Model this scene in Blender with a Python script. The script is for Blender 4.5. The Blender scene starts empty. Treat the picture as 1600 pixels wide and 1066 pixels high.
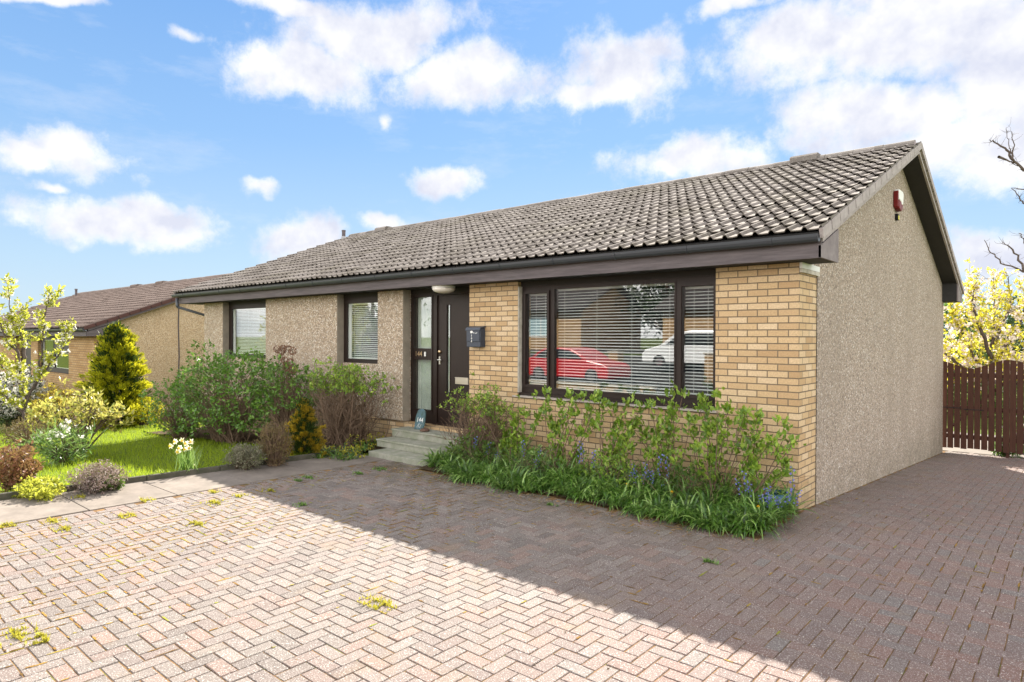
import bpy, math, random
import numpy as np
from mathutils import Matrix, Vector
random.seed(7); RNG = np.random.default_rng(11)
sc = bpy.context.scene
COL = sc.collection
R = math.radians

# ------------------------------------------------------------------ camera
YAW = R(40.7936); PIT = R(-.3142); ROL = R(.2154); F = 1024.66
CAM = np.array([2.2616, -7.3332, 1.8551])
cam = bpy.data.cameras.new('camera'); camo = bpy.data.objects.new('camera', cam); COL.objects.link(camo)
camo.matrix_world = Matrix.Translation(Vector(CAM)) @ Matrix.Rotation(YAW, 4, 'Z') @ Matrix.Rotation(math.pi/2+PIT, 4, 'X') @ Matrix.Rotation(ROL, 4, 'Z')
cam.sensor_width = 36; cam.lens = 36*F/1600; cam.clip_end = 3000; cam.clip_start = .05
sc.camera = camo

def ray(x, y):                      # surveying helper: direction from the tripod through a point of the photo
    ro = -ROL
    ur = (x-800)/F; vr = (533-y)/F
    u = ur*math.cos(ro)+vr*math.sin(ro); v = -ur*math.sin(ro)+vr*math.cos(ro)
    Y = math.cos(PIT)-v*math.sin(PIT); Z = math.sin(PIT)+v*math.cos(PIT)
    return np.array([u*math.cos(YAW)-Y*math.sin(YAW), u*math.sin(YAW)+Y*math.cos(YAW), Z])
def onY(x, y, Y):
    r = ray(x, y); return CAM+r*((Y-CAM[1])/r[1])
def atD(x, y, D): return CAM+ray(x, y)*D
def sstep(a, b, x):
    t = min(1, max(0, (x-a)/(b-a))); return t*t*(3-2*t)
def gz(x, y):
    z = .058*(max(x, -27)+7)*sstep(-13, -9, y) if x < -7 else 0
    dr = -.066*min(max(y, 0), 11)
    z += dr*sstep(-14, -.3, x)*(1 if x > -14 else 0)
    if y < -18: z += 1.1*sstep(-18.5, -23, y)
    return z
def onG(px, py):
    r = ray(px, py); z = 0
    for i in range(12):
        p = CAM+r*((z-CAM[2])/r[2]); z = .5*z+.5*gz(p[0], p[1])
    p[2] = gz(p[0], p[1]); return p
def dep(p):
    d = np.array(p)-CAM; return -d[0]*math.sin(YAW)+d[1]*math.cos(YAW)

# ------------------------------------------------------------------ materials
def lin(c):
    return tuple(((v/255)/12.92 if v/255 < .04045 else ((v/255+.055)/1.055)**2.4) for v in c)
class NT:
    def __init__(s, tree): s.t = tree; s.n = tree.nodes; s.l = tree.links
    def new(s, typ, **kw):
        n = s.n.new(typ)
        for k, v in kw.items():
            if k == 'ins':
                for kk, vv in v.items():
                    if isinstance(vv, bpy.types.NodeSocket): s.l.new(vv, n.inputs[kk])
                    else: n.inputs[kk].default_value = vv
            else: setattr(n, k, v)
        return n
    def math(s, op, a, b=0, c=0, clamp=False):
        n = s.new('ShaderNodeMath', operation=op, use_clamp=clamp, ins={0: a, 1: b, 2: c}); return n.outputs[0]
    def vm(s, op, a, b=(0, 0, 0)):
        n = s.new('ShaderNodeVectorMath', operation=op, ins={0: a, 1: b}); return n
    def mix(s, f, a, b, bt='MIX'):
        n = s.new('ShaderNodeMix', data_type='RGBA', blend_type=bt)
        for k, v in ((0, f), (6, a), (7, b)):
            if isinstance(v, bpy.types.NodeSocket): s.l.new(v, n.inputs[k])
            else: n.inputs[k].default_value = v if k == 0 else (v if len(v) == 4 else (*v, 1))
        return n.outputs[2]
    def ramp(s, f, stops, interp='LINEAR'):
        n = s.new('ShaderNodeValToRGB'); cr = n.color_ramp; cr.interpolation = interp
        while len(cr.elements) < len(stops): cr.elements.new(.5)
        for e, (p, c) in zip(cr.elements, stops):
            e.position = p; e.color = c if len(c) == 4 else (*c, 1)
        s.l.new(f, n.inputs[0]); return n.outputs[0]
    def noise(s, vec, scale, detail=3, rough=.55, out=0):
        return s.new('ShaderNodeTexNoise', ins={'Vector': vec, 'Scale': scale, 'Detail': detail, 'Roughness': rough}).outputs[out]
    def mapr(s, v, a, b, c, d):
        return s.new('ShaderNodeMapRange', ins={0: v, 1: a, 2: b, 3: c, 4: d}).outputs[0]
    def bump(s, h, strength, dist):
        return s.new('ShaderNodeBump', ins={'Height': h, 'Strength': strength, 'Distance': dist}).outputs[0]
def mat(name, fn=None, color=(.5, .5, .5), rough=.7, spec=.3, metal=0):
    m = bpy.data.materials.new(name); m.use_nodes = True
    t = NT(m.node_tree); b = t.n['Principled BSDF']
    b.inputs['Base Color'].default_value = (*color, 1); b.inputs['Roughness'].default_value = rough
    b.inputs['Specular IOR Level'].default_value = spec; b.inputs['Metallic'].default_value = metal
    if fn: fn(t, b)
    return m
def objc(t): return t.new('ShaderNodeTexCoord').outputs['Object']
def posn(t): return t.new('ShaderNodeNewGeometry').outputs['Position']
def varied(name, c1, c2, scale=8, rough=.7, bump=.2, bd=.004, spec=.3, detail=6, stretch=None):
    def fn(t, b):
        p = posn(t)
        if stretch: p = t.vm('MULTIPLY', p, stretch).outputs[0]
        n = t.noise(p, scale, detail, .65); n2 = t.noise(p, scale*9, 3)
        c = t.mix(t.mapr(n, .3, .7, 0, 1), c1, c2)
        c = t.mix(t.mapr(n2, .35, .7, 0, .35), c, tuple(x*.6 for x in c1))
        t.l.new(c, b.inputs['Base Color'])
        t.l.new(t.bump(t.math('ADD', n, t.math('MULTIPLY', n2, .5)), bump, bd), b.inputs['Normal'])
    return mat(name, fn, rough=rough, spec=spec)

def m_brick(name, c1, c2, c3, mortar):
    def fn(t, b):
        p = posn(t); s = t.new('ShaderNodeSeparateXYZ', ins={0: p})
        u = t.math('ADD', s.outputs[0], s.outputs[1])
        wob = t.noise(p, 30, 2)
        v = t.new('ShaderNodeCombineXYZ', ins={0: t.math('ADD', u, .112), 1: t.math('ADD', s.outputs[2], t.math('MULTIPLY', wob, .003))}).outputs[0]
        br = t.new('ShaderNodeTexBrick', offset=.5, ins={'Vector': v, 'Color1': (0, 0, 0, 1), 'Color2': (1, 1, 1, 1), 'Mortar': (.5, .5, .5, 1), 'Scale': 1, 'Mortar Size': .0068, 'Mortar Smooth': .25, 'Bias': 0, 'Brick Width': .225, 'Row Height': .075})
        # per brick random
        row = t.math('FLOOR', t.math('DIVIDE', s.outputs[2], .075))
        n = t.noise(p, 55, 5, .7); n2 = t.noise(p, 1.6, 3)
        base = t.ramp(br.outputs['Color'], [(0, c1), (.5, c2), (1, c3)])
        base = t.mix(t.mapr(n, .35, .72, 0, .6), base, tuple(x*.62 for x in c1))
        base = t.mix(t.mapr(n2, .45, .75, 0, .35), base, tuple(x*.75 for x in c2))
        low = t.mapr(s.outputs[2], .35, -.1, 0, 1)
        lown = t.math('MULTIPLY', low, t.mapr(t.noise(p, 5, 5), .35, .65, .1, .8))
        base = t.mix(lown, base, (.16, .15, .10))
        mo = t.mix(t.noise(p, 20, 3), mortar, tuple(x*.55 for x in mortar))
        c = t.mix(br.outputs['Fac'], base, mo)
        t.l.new(c, b.inputs['Base Color'])
        h = t.math('ADD', t.math('MULTIPLY', br.outputs['Fac'], -1), t.math('MULTIPLY', n, .25))
        t.l.new(t.bump(h, .8, .006), b.inputs['Normal'])
    return mat(name, fn, rough=.85, spec=.2)
M = {}
M['brick'] = m_brick('buff_brick', (.45, .295, .155), (.60, .43, .245), (.68, .525, .345), (.22, .17, .115))
M['brick2'] = m_brick('buff_brick_aged', (.42, .25, .11), (.5, .32, .15), (.56, .38, .2), (.2, .15, .1))

def m_cast(name, cols, tint, sc_=150, dark=.5):
    def fn(t, b):
        p = posn(t)
        vo = t.new('ShaderNodeTexVoronoi', ins={'Vector': p, 'Scale': sc_})
        rnd = t.new('ShaderNodeSeparateColor', ins={0: vo.outputs['Color']}).outputs[0]
        c = t.ramp(rnd, [(i/(len(cols)-1), k) for i, k in enumerate(cols)])
        vo2 = t.new('ShaderNodeTexVoronoi', ins={'Vector': p, 'Scale': sc_*.45})
        rnd2 = t.new('ShaderNodeSeparateColor', ins={0: vo2.outputs['Color']}).outputs[1]
        c = t.mix(t.mapr(rnd2, .0, 1, 0, .25), c, tint)
        c = t.mix(t.mapr(vo.outputs['Distance'], .35, .75, 0, .8), c, tuple(x*.35 for x in tint))
        big = t.noise(t.vm('MULTIPLY', p, (1.2, 1.2, .5)).outputs[0], .9, 5, .6)
        c = t.mix(t.mapr(big, .42, .7, 0, .42), c, tuple(x*dark for x in tint))
        s = t.new('ShaderNodeSeparateXYZ', ins={0: p})
        st = t.noise(t.vm('MULTIPLY', p, (3, 3, .25)).outputs[0], 2.4, 4)
        c = t.mix(t.mapr(st, .5, .72, 0, .28), c, tuple(x*.55 for x in tint))
        damp = t.math('MULTIPLY', t.mapr(s.outputs[2], .35, -.55, 0, 1), t.mapr(t.noise(p, 3, 5, .7), .35, .65, .1, .7), 0, True)
        c = t.mix(damp, c, (.12, .11, .07))
        t.l.new(c, b.inputs['Base Color'])
        h = t.math('ADD', t.math('MULTIPLY', vo.outputs['Distance'], -1), t.math('MULTIPLY', t.noise(p, sc_*.3, 3), .8))
        t.l.new(t.bump(h, 1, .007), b.inputs['Normal'])
    return mat(name, fn, rough=.9, spec=.25)
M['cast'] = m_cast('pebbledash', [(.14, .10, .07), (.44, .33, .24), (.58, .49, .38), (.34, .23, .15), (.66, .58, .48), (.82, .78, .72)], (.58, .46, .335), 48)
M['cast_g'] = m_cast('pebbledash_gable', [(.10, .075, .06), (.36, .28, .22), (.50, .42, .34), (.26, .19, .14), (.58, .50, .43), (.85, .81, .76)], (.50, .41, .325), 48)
M['cast_n'] = m_cast('pebbledash_ochre', [(.34, .23, .13), (.60, .44, .28), (.70, .54, .37), (.5, .35, .21), (.72, .58, .41), (.8, .7, .56)], (.66, .49, .31), 50, .7)
M['concrete'] = varied('grey_render', (.33, .28, .22), (.22, .19, .15), 6, .85)
M['stepc'] = varied('mossy_concrete', (.36, .35, .30), (.19, .21, .14), 7, .9, .4, .006)
M['slab'] = varied('path_slab', (.235, .20, .172), (.13, .112, .095), 3.5, .9, .3, .004)
M['kerb'] = varied('kerb_stone', (.10, .09, .07), (.04, .045, .025), 9, .9, .6, .01)
M['white_stone'] = varied('pale_stone', (.62, .58, .5), (.35, .31, .25), 12, .8)
M['sill'] = varied('sill_stone', (.52, .46, .40), (.33, .29, .25), 10, .8)
M['fascia'] = varied('weathered_fascia', (.150, .128, .134), (.070, .060, .064), 2.2, .75, .5, .004, stretch=(1, 1, 14))
M['soffit'] = varied('dark_soffit', (.022, .021, .021), (.032, .03, .029), 3, .7, .1)
M['verge'] = varied('verge_cement', (.44, .39, .38), (.27, .235, .23), 6, .85, .4)
M['box_end'] = varied('weathered_box_end', (.27, .235, .235), (.15, .125, .13), 5, .8, .4)
M['verge_n'] = varied('verge_red', (.10, .045, .04), (.07, .035, .03), 8, .8, .3)
M['gutter'] = mat('gutter_plastic', color=(.042, .047, .056), rough=.38, spec=.5)
M['brown'] = varied('brown_frame', (.014, .007, .005), (.021, .011, .008), 5, .5, .15, .001, spec=.35)
M['darkwood'] = varied('dark_header', (.018, .015, .013), (.026, .021, .018), 4, .6, .1)
M['black'] = mat('black', color=(.008, .008, .008), rough=.9)
M['white'] = mat('white_paint', color=(.75, .75, .72), rough=.5)
M['blind'] = mat('blind_slat', color=(.74, .75, .74), rough=.45)
M['navy'] = varied('navy_metal', (.030, .040, .062), (.04, .052, .078), 20, .4, .05, .001, spec=.5)
M['steel'] = mat('satin_steel', color=(.62, .60, .56), rough=.32, metal=1)
M['brass'] = mat('aged_brass', color=(.62, .46, .28), rough=.35, metal=1)
M['interior'] = mat('room_wall', color=(.05, .06, .07), rough=.9)
M['curtain'] = varied('net_curtain', (.62, .66, .58), (.40, .45, .38), 3, .9, .2)
M['lamp'] = mat('opal_glass', color=(.80, .74, .68), rough=.25, spec=.5)
M['slate'] = varied('painted_slate', (.10, .18, .24), (.05, .09, .06), 14, .5, .4, .004)
M['redpl'] = mat('red_plastic', color=(.16, .012, .012), rough=.4)
M['yellow'] = mat('yellow_sticker', color=(.7, .62, .08), rough=.5)
M['gatew'] = varied('brown_stained_timber', (.085, .032, .018), (.048, .018, .011), 6, .7, .5, .003, stretch=(6, 6, .6))
M['bark'] = varied('bark', (.16, .11, .075), (.07, .05, .035), 14, .9, .6, .01)
M['barkg'] = varied('grey_bark', (.13, .10, .085), (.06, .045, .04), 14, .9, .5, .01)
M['twig'] = varied('dry_twig', (.20, .135, .09), (.10, .065, .045), 20, .9, .3)
M['lead'] = varied('lead', (.35, .35, .36), (.25, .25, .26), 9, .6)
M['ceramic'] = mat('teal_glaze', color=(.02, .085, .11), rough=.25, spec=.6)
M['asphalt'] = varied('asphalt', (.055, .053, .05), (.04, .04, .04), 6, .9)
M['carred'] = mat('red_car_paint', color=(.55, .012, .02), rough=.25, spec=.6)
M['carwhite'] = mat('white_car_paint', color=(.75, .78, .8), rough=.25, spec=.6)
M['tyre'] = mat('tyre', color=(.012, .012, .012), rough=.8)
M['carglass'] = mat('car_glass', color=(.02, .025, .03), rough=.05, spec=.8)
M['chrome'] = mat('rim_metal', color=(.6, .6, .62), rough=.3, metal=1)

def fn_glass(t, b):
    out = t.n['Material Output']; t.n.remove(b)
    fr = t.new('ShaderNodeFresnel', ins={'IOR': 2.25})
    tr = t.new('ShaderNodeBsdfTransparent', ins={'Color': (.955, .975, .97, 1)})
    gl = t.new('ShaderNodeBsdfGlossy', ins={'Color': (1, 1, 1, 1), 'Roughness': .0})
    bk = t.new('ShaderNodeNewGeometry').outputs['Backfacing']
    f = t.math('MULTIPLY', t.mapr(fr.outputs[0], 0, 1, .03, 1.0), t.math('SUBTRACT', 1.0, bk))
    m = t.new('ShaderNodeMixShader', ins={0: f, 1: tr.outputs[0], 2: gl.outputs[0]})
    t.l.new(m.outputs[0], out.inputs[0])
M['glass'] = mat('window_glass', fn_glass)
def fn_glass2(t, b):
    fn_glass(t, b); [n for n in t.n if n.bl_idname == 'ShaderNodeFresnel'][0].inputs[0].default_value = 2.6
M['glass2'] = mat('coated_window_glass', fn_glass2)

def fn_tile(t, b):
    p = posn(t); s = t.new('ShaderNodeSeparateXYZ', ins={0: p})
    ti = t.math('FLOOR', t.math('DIVIDE', s.outputs[0], .33)); tj = t.math('FLOOR', t.math('DIVIDE', s.outputs[1], .3164))
    wn = t.new('ShaderNodeTexWhiteNoise', ins={0: t.new('ShaderNodeCombineXYZ', ins={0: ti, 1: tj}).outputs[0]}).outputs[0]
    c = t.ramp(wn, [(0, (.125, .108, .096)), (.5, (.17, .150, .136)), (1, (.23, .206, .19))])
    n = t.noise(p, 22, 6, .7); n2 = t.noise(p, 1.1, 4); n3 = t.noise(p, 90, 2)
    c = t.mix(t.mapr(n, .5, .72, 0, .55), c, (.32, .30, .27))
    c = t.mix(t.mapr(n2, .5, .72, 0, .4), c, (.15, .135, .095))
    c = t.mix(t.mapr(n3, .55, .75, 0, .4), c, (.085, .075, .065))
    t.l.new(c, b.inputs['Base Color']); t.l.new(t.bump(n, .5, .004), b.inputs['Normal'])
M['tile'] = mat('concrete_tile', fn_tile, rough=.9, spec=.1)
def fn_tile2(t, b):
    p = posn(t); n = t.noise(p, 14, 6, .7); n2 = t.noise(p, 1.1, 4)
    c = t.mix(t.mapr(n, .35, .65, 0, 1), (.13, .095, .08), (.20, .155, .135)); c = t.mix(t.mapr(n2, .4, .7, 0, .5), c, (.10, .075, .065))
    t.l.new(c, b.inputs['Base Color'])
M['tile_n'] = mat('brown_concrete_tile', fn_tile2, rough=.85, spec=.25)

def fn_paver(t, b):
    g = t.new('ShaderNodeNewGeometry'); p = g.outputs['Position']; r = g.outputs['Random Per Island']
    c = t.ramp(r, [(0, (.118, .098, .088)), (.2, (.152, .130, .116)), (.45, (.178, .148, .132)), (.65, (.136, .110, .100)), (.85, (.198, .136, .112)), (1, (.190, .168, .152))])
    n = t.noise(p, 130, 2, .6); n2 = t.noise(p, .55, 4, .6); n3 = t.noise(p, 60, 5, .8)
    reg = t.mapr(t.math('ADD', t.new('ShaderNodeSeparateXYZ', ins={0: p}).outputs[0], t.math('MULTIPLY', n2, 3.5)), .2, 3.2, 0, .6)
    c = t.mix(reg, c, t.mix(r, (.225, .115, .092), (.115, .098, .098)))
    c = t.mix(t.mapr(n, .56, .68, 0, .75), c, (.62, .58, .55))
    c = t.mix(t.mapr(n3, .50, .68, 0, .7), c, (.075, .062, .056))
    # wet-looking moss stain by the bed and path
    s = t.new('ShaderNodeSeparateXYZ', ins={0: p})
    mo = t.noise(p, 3.0, 5, .65)
    bd = t.mapr(s.outputs[1], -2.2, -1.2, 0, 1); bx = t.mapr(s.outputs[0], .6, -.4, 0, 1)
    stn = t.math('MULTIPLY', t.math('MULTIPLY', bd, bx), t.mapr(mo, .38, .6, 0, .8))
    c = t.mix(stn, c, (.075, .06, .03))
    st2 = t.mapr(t.noise(p, 1.7, 5, .7), .56, .7, 0, .45)
    c = t.mix(st2, c, (.21, .15, .095))
    t.l.new(c, b.inputs['Base Color'])
    t.l.new(t.bump(t.math('ADD', n, n3), .7, .004), b.inputs['Normal'])
M['paver'] = mat('block_paver', fn_paver, rough=.82, spec=.3)
def fn_joint(t, b):
    p = posn(t); n = t.noise(p, 4, 5, .7)
    c = t.mix(t.mapr(n, .4, .6, 0, 1), (.24, .145, .07), (.10, .062, .032))
    c = t.mix(t.mapr(t.noise(p, 9, 4), .55, .65, 0, .8), c, (.14, .15, .03))
    t.l.new(c, b.inputs['Base Color'])
M['joint'] = mat('joint_sand', fn_joint, rough=1, spec=.1)
def fn_moss(t, b):
    g = t.new('ShaderNodeNewGeometry')
    c = t.ramp(g.outputs['Random Per Island'], [(0, (.10, .06, .02)), (.5, (.22, .125, .035)), (.8, (.30, .20, .05)), (1, (.20, .22, .03))])
    t.l.new(c, b.inputs['Base Color'])
M['moss'] = mat('joint_moss', fn_moss, rough=1, spec=.1)
def fn_soil(t, b):
    p = posn(t); n = t.noise(p, 18, 6, .7)
    c = t.mix(t.mapr(n, .35, .65, 0, 1), (.045, .03, .018), (.10, .075, .045))
    t.l.new(c, b.inputs['Base Color']); t.l.new(t.bump(n, 1, .03), b.inputs['Normal'])
M['soil'] = mat('soil', fn_soil, rough=1, spec=.1)
def fn_ground(t, b):
    p = posn(t); n = t.noise(p, 2.5, 6, .7); n2 = t.noise(p, 40, 4)
    c = t.mix(t.mapr(n, .35, .65, 0, 1), (.07, .115, .018), (.13, .16, .025))
    c = t.mix(t.mapr(n2, .4, .7, 0, .6), c, (.035, .05, .012))
    t.l.new(c, b.inputs['Base Color']); t.l.new(t.bump(n2, 1, .02), b.inputs['Normal'])
M['ground'] = mat('turf', fn_ground, rough=1, spec=.1)

def leafmat(name, cols, trans=.45, rough=.5, spec=.35, tcol=None):
    def fn(t, b):
        g = t.new('ShaderNodeNewGeometry'); r = g.outputs['Random Per Island']
        c = t.ramp(r, [(i/(max(1, len(cols)-1)), k) for i, k in enumerate(cols)])
        n = t.noise(g.outputs['Position'], 3.5, 3)
        c = t.mix(t.mapr(n, .4, .7, 0, .45), c, tuple(v*.55 for v in cols[0]))
        t.l.new(c, b.inputs['Base Color'])
        tr = t.new('ShaderNodeBsdfTranslucent'); 
        tc = t.mix(.55, c, tcol if tcol else tuple(min(1, v*1.9) for v in cols[-1])); t.l.new(tc, tr.inputs[0])
        m = t.new('ShaderNodeMixShader', ins={0: trans, 1: b.outputs[0], 2: tr.outputs[0]})
        t.l.new(m.outputs[0], t.n['Material Output'].inputs[0])
    return mat(name, fn, rough=rough, spec=spec)
L = {}
L['hyd'] = leafmat('hydrangea_leaf', [(.045, .11, .014), (.09, .19, .022), (.19, .34, .045)], .22, .4, .5)
L['bed'] = leafmat('bed_shrub_leaf', [(.04, .10, .010), (.15, .27, .025), (.38, .50, .075)], .3, .4, .5)
L['strap'] = leafmat('strap_leaf', [(.015, .045, .006), (.045, .12, .012), (.10, .22, .025), (.32, .46, .13)], .25, .3, .55)
L['grass'] = leafmat('lawn_blade', [(.13, .21, .010), (.20, .29, .012), (.28, .35, .015)], .5)
L['gold'] = leafmat('golden_conifer', [(.13, .18, .010), (.30, .33, .014), (.50, .46, .02)], .4)
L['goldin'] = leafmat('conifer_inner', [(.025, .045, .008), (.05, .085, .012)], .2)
L['amber'] = leafmat('amber_conifer', [(.16, .12, .012), (.32, .23, .018), (.46, .32, .02)], .35)
L['yg'] = leafmat('yellow_green_leaf', [(.16, .20, .02), (.28, .32, .03), (.42, .42, .06)], .5)
L['rhodo'] = leafmat('glossy_leaf', [(.09, .14, .015), (.22, .27, .02), (.38, .38, .05), (.48, .42, .12)], .35, .35, .5)
L['white'] = leafmat('white_blossom', [(.68, .64, .58), (.8, .77, .72), (.85, .84, .8)], .4, tcol=(.9, .88, .8))
L['pink'] = leafmat('pinkish_blossom', [(.7, .55, .5), (.82, .74, .68), (.86, .82, .76)], .4, tcol=(.9, .8, .72))
L['orange'] = leafmat('orange_green_leaf', [(.20, .14, .025), (.38, .24, .03), (.40, .36, .05)], .45)
L['redb'] = leafmat('red_brown_leaf', [(.14, .05, .03), (.24, .09, .05), (.20, .15, .05)], .35)
L['brownl'] = leafmat('brown_leaf', [(.12, .08, .04), (.22, .14, .07), (.16, .15, .05)], .3)
L['heath'] = leafmat('heather_sprig', [(.12, .09, .07), (.30, .20, .18), (.42, .34, .32), (.15, .13, .06)], .2)
L['grey'] = leafmat('grey_green_leaf', [(.07, .08, .04), (.16, .16, .09), (.30, .27, .2)], .25)
L['dark'] = leafmat('dark_leaf', [(.012, .03, .008), (.03, .06, .014), (.055, .10, .02)], .25)
L['mid'] = leafmat('mid_green_leaf', [(.03, .07, .015), (.07, .13, .02), (.12, .19, .03)], .35)
L['ybl'] = leafmat('yellow_spring_leaf', [(.26, .22, .015), (.50, .40, .02), (.62, .52, .06)], .5)
L['blue'] = leafmat('bluebell_flower', [(.12, .12, .50), (.22, .22, .66), (.30, .32, .75)], .4)
L['daff'] = leafmat('daffodil_petal', [(.85, .78, .42), (.9, .86, .6)], .4)
L['dafc'] = leafmat('daffodil_cup', [(.8, .45, .02), (.85, .55, .04)], .3)
L['weed'] = leafmat('weed_leaf', [(.18, .19, .02), (.32, .30, .03), (.44, .40, .05)], .4)
L['dry'] = leafmat('dried_flower', [(.16, .08, .05), (.26, .14, .09)], .2)
L['litter'] = leafmat('leaf_litter', [(.16, .10, .05), (.30, .20, .1), (.09, .06, .035)], .1)

# ------------------------------------------------------------------ mesh builder
def wloc(o):
    v = Vector((0, 0, 0))
    while o: v += o.location; o = o.parent
    return v
class MB:
    def __init__(s): s.v = []; s.f = []; s.fm = []; s.n = 0
    def add(s, v, f, mi=0):
        v = np.asarray(v, float).reshape(-1, 3); f = np.asarray(f, int)
        if f.ndim == 1: f = f.reshape(1, -1)
        s.v.append(v); s.f.append((f+s.n, mi)); s.n += len(v)
    def box(s, x0, x1, y0, y1, z0, z1, mi=0, rot=None, c=None):
        v = np.array([(x, y, z) for z in (z0, z1) for y in (y0, y1) for x in (x0, x1)], float)
        if rot is not None:
            cc = np.array(c) if c is not None else v.mean(0); v = (v-cc)@np.array(rot.to_3x3()).T+cc
        s.add(v, [(0, 2, 3, 1), (4, 5, 7, 6), (0, 1, 5, 4), (1, 3, 7, 5), (3, 2, 6, 7), (2, 0, 4, 6)], mi)
    def prism(s, poly, axis, a, b, mi=0):
        n = len(poly); vs = []
        for val in (a, b):
            for p in poly:
                q = list(p); q.insert(axis, val); vs.append(q)
        s.v.append(np.array(vs, float)); o = s.n; s.n += 2*n
        for k in range(n):
            s.f.append((np.array([[o+k, o+(k+1) % n, o+n+(k+1) % n, o+n+k]]), mi))
        s.f.append((np.array([list(range(o, o+n))[::-1]]), mi)); s.f.append((np.array([list(range(o+n, o+2*n))]), mi))
    def tube(s, pts, rad, n=6, mi=0, cap=True):
        pts = np.asarray(pts, float); k = len(pts); rad = np.broadcast_to(rad, k)
        t = np.gradient(pts, axis=0); t /= np.linalg.norm(t, axis=1)[:, None]+1e-9
        up = np.array([0, 0, 1.]) if abs(t[0][2]) < .9 else np.array([1., 0, 0])
        vs = []
        a = np.cross(t[0], up); a /= np.linalg.norm(a)
        for i in range(k):
            a = a-t[i]*a.dot(t[i]); a /= np.linalg.norm(a)+1e-9; b = np.cross(t[i], a)
            th = np.arange(n)*2*math.pi/n
            vs.append(pts[i]+rad[i]*(np.cos(th)[:, None]*a+np.sin(th)[:, None]*b))
        fs = [(i*n+j, i*n+(j+1) % n, (i+1)*n+(j+1) % n, (i+1)*n+j) for i in range(k-1) for j in range(n)]
        o = s.n; s.add(np.concatenate(vs), fs, mi)
        if cap:
            s.f.append((np.array([list(range(o, o+n))[::-1]]), mi)); s.f.append((np.array([list(range(o+(k-1)*n, o+k*n))]), mi))
    def lathe(s, c, prof, n=20, mi=0, axis='Z'):
        th = np.arange(n)*2*math.pi/n; vs = []
        for r, h in prof:
            ring = np.stack([r*np.cos(th), r*np.sin(th), np.full(n, h)], 1)
            if axis == 'Y': ring = ring[:, [0, 2, 1]]*np.array([1, 1, 1])
            if axis == 'X': ring = ring[:, [2, 0, 1]]
            vs.append(ring+np.array(c))
        k = len(prof)
        s.add(np.concatenate(vs), [(i*n+j, i*n+(j+1) % n, (i+1)*n+(j+1) % n, (i+1)*n+j) for i in range(k-1) for j in range(n)], mi)
    def build(s, name, mats, parent=None, smooth=False, bevel=0):
        if not isinstance(mats, (list, tuple)): mats = [mats]
        me = bpy.data.meshes.new(name)
        v = np.concatenate(s.v) if s.v else np.zeros((0, 3))
        if parent is not None: v = v-np.array(wloc(parent))
        loops = []; starts = []; tot = 0; mi = []
        for f, m in s.f:
            k = f.shape[1]; loops.append(f.ravel()); starts.append(tot+np.arange(len(f))*k); tot += f.size; mi.append(np.full(len(f), m))
        loops = np.concatenate(loops); starts = np.concatenate(starts); mi = np.concatenate(mi)
        me.vertices.add(len(v)); me.vertices.foreach_set('co', v.astype(np.float32).ravel())
        me.loops.add(len(loops)); me.loops.foreach_set('vertex_index', loops.astype(np.int32))
        me.polygons.add(len(starts)); me.polygons.foreach_set('loop_start', starts.astype(np.int32))
        for m in mats: me.materials.append(m)
        me.polygons.foreach_set('material_index', mi.astype(np.int32))
        me.update(calc_edges=True); me.validate()
        if smooth: me.shade_smooth()
        else: me.shade_flat()
        o = bpy.data.objects.new(name, me); COL.objects.link(o)
        if parent is not None: o.parent = parent
        if bevel:
            md = o.modifiers.new('bevel', 'BEVEL'); md.width = bevel; md.segments = 2; md.limit_method = 'ANGLE'; md.angle_limit = R(40)
        return o
def tag(o, label=None, cat=None, group=None, kind=None):
    if label: o['label'] = label
    if cat: o['category'] = cat
    if group: o['group'] = group
    if kind: o['kind'] = kind
    return o
def empty(name, loc, label, cat, group=None):
    o = bpy.data.objects.new(name, None); COL.objects.link(o); o.location = Vector([float(q) for q in loc]); o.empty_display_size = .2
    return tag(o, label, cat, group)
def copy_tree(o, parent=None):
    c = o.copy(); COL.objects.link(c); c.parent = parent
    for ch in [q for q in bpy.data.objects if q.parent == o]: copy_tree(ch, c)
    return c
def text_mesh(name, s, size, loc, parent, m, rotx=90, rotz=0, ext=.002, tilt=None, align='CENTER'):
    cu = bpy.data.curves.new('t', 'FONT'); cu.body = s; cu.size = size; cu.extrude = ext; cu.align_x = align; cu.align_y = 'CENTER'
    to = bpy.data.objects.new('t', cu); COL.objects.link(to); bpy.context.view_layer.update()
    dg = bpy.context.evaluated_depsgraph_get(); me = bpy.data.meshes.new_from_object(to.evaluated_get(dg))
    bpy.data.objects.remove(to); me.materials.clear(); me.materials.append(m)
    mx = Matrix.Translation(Vector(loc)-wloc(parent)) @ (tilt if tilt else (Matrix.Rotation(R(rotz), 4, 'Z') @ Matrix.Rotation(R(rotx), 4, 'X')))
    me.transform(mx); o = bpy.data.objects.new(name, me); COL.objects.link(o); o.parent = parent
    return o
def norm(a): return a/(np.linalg.norm(a, axis=-1, keepdims=True)+1e-9)
def rdir(n, up=0):
    d = RNG.normal(size=(n, 3)); d = norm(d); d[:, 2] += up; return norm(d)
def leaves(mb, pos, dirs, length, width, mi=0, fold=.25):
    """diamond-shaped leaves: base at pos, growing along dirs"""
    n = len(pos); length = np.broadcast_to(length, n)[:, None]; width = np.broadcast_to(width, n)[:, None]
    side = norm(np.cross(dirs, rdir(n, .3))); nrm = np.cross(dirs, side)
    a = pos; b = pos+dirs*length*.45+side*width*.5+nrm*length*fold*.3; c = pos+dirs*length; d = pos+dirs*length*.45-side*width*.5+nrm*length*fold*.3
    v = np.stack([a, b, c, d], 1).reshape(-1, 3); f = np.arange(4*n).reshape(n, 4)
    mb.add(v, f, mi)
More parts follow.
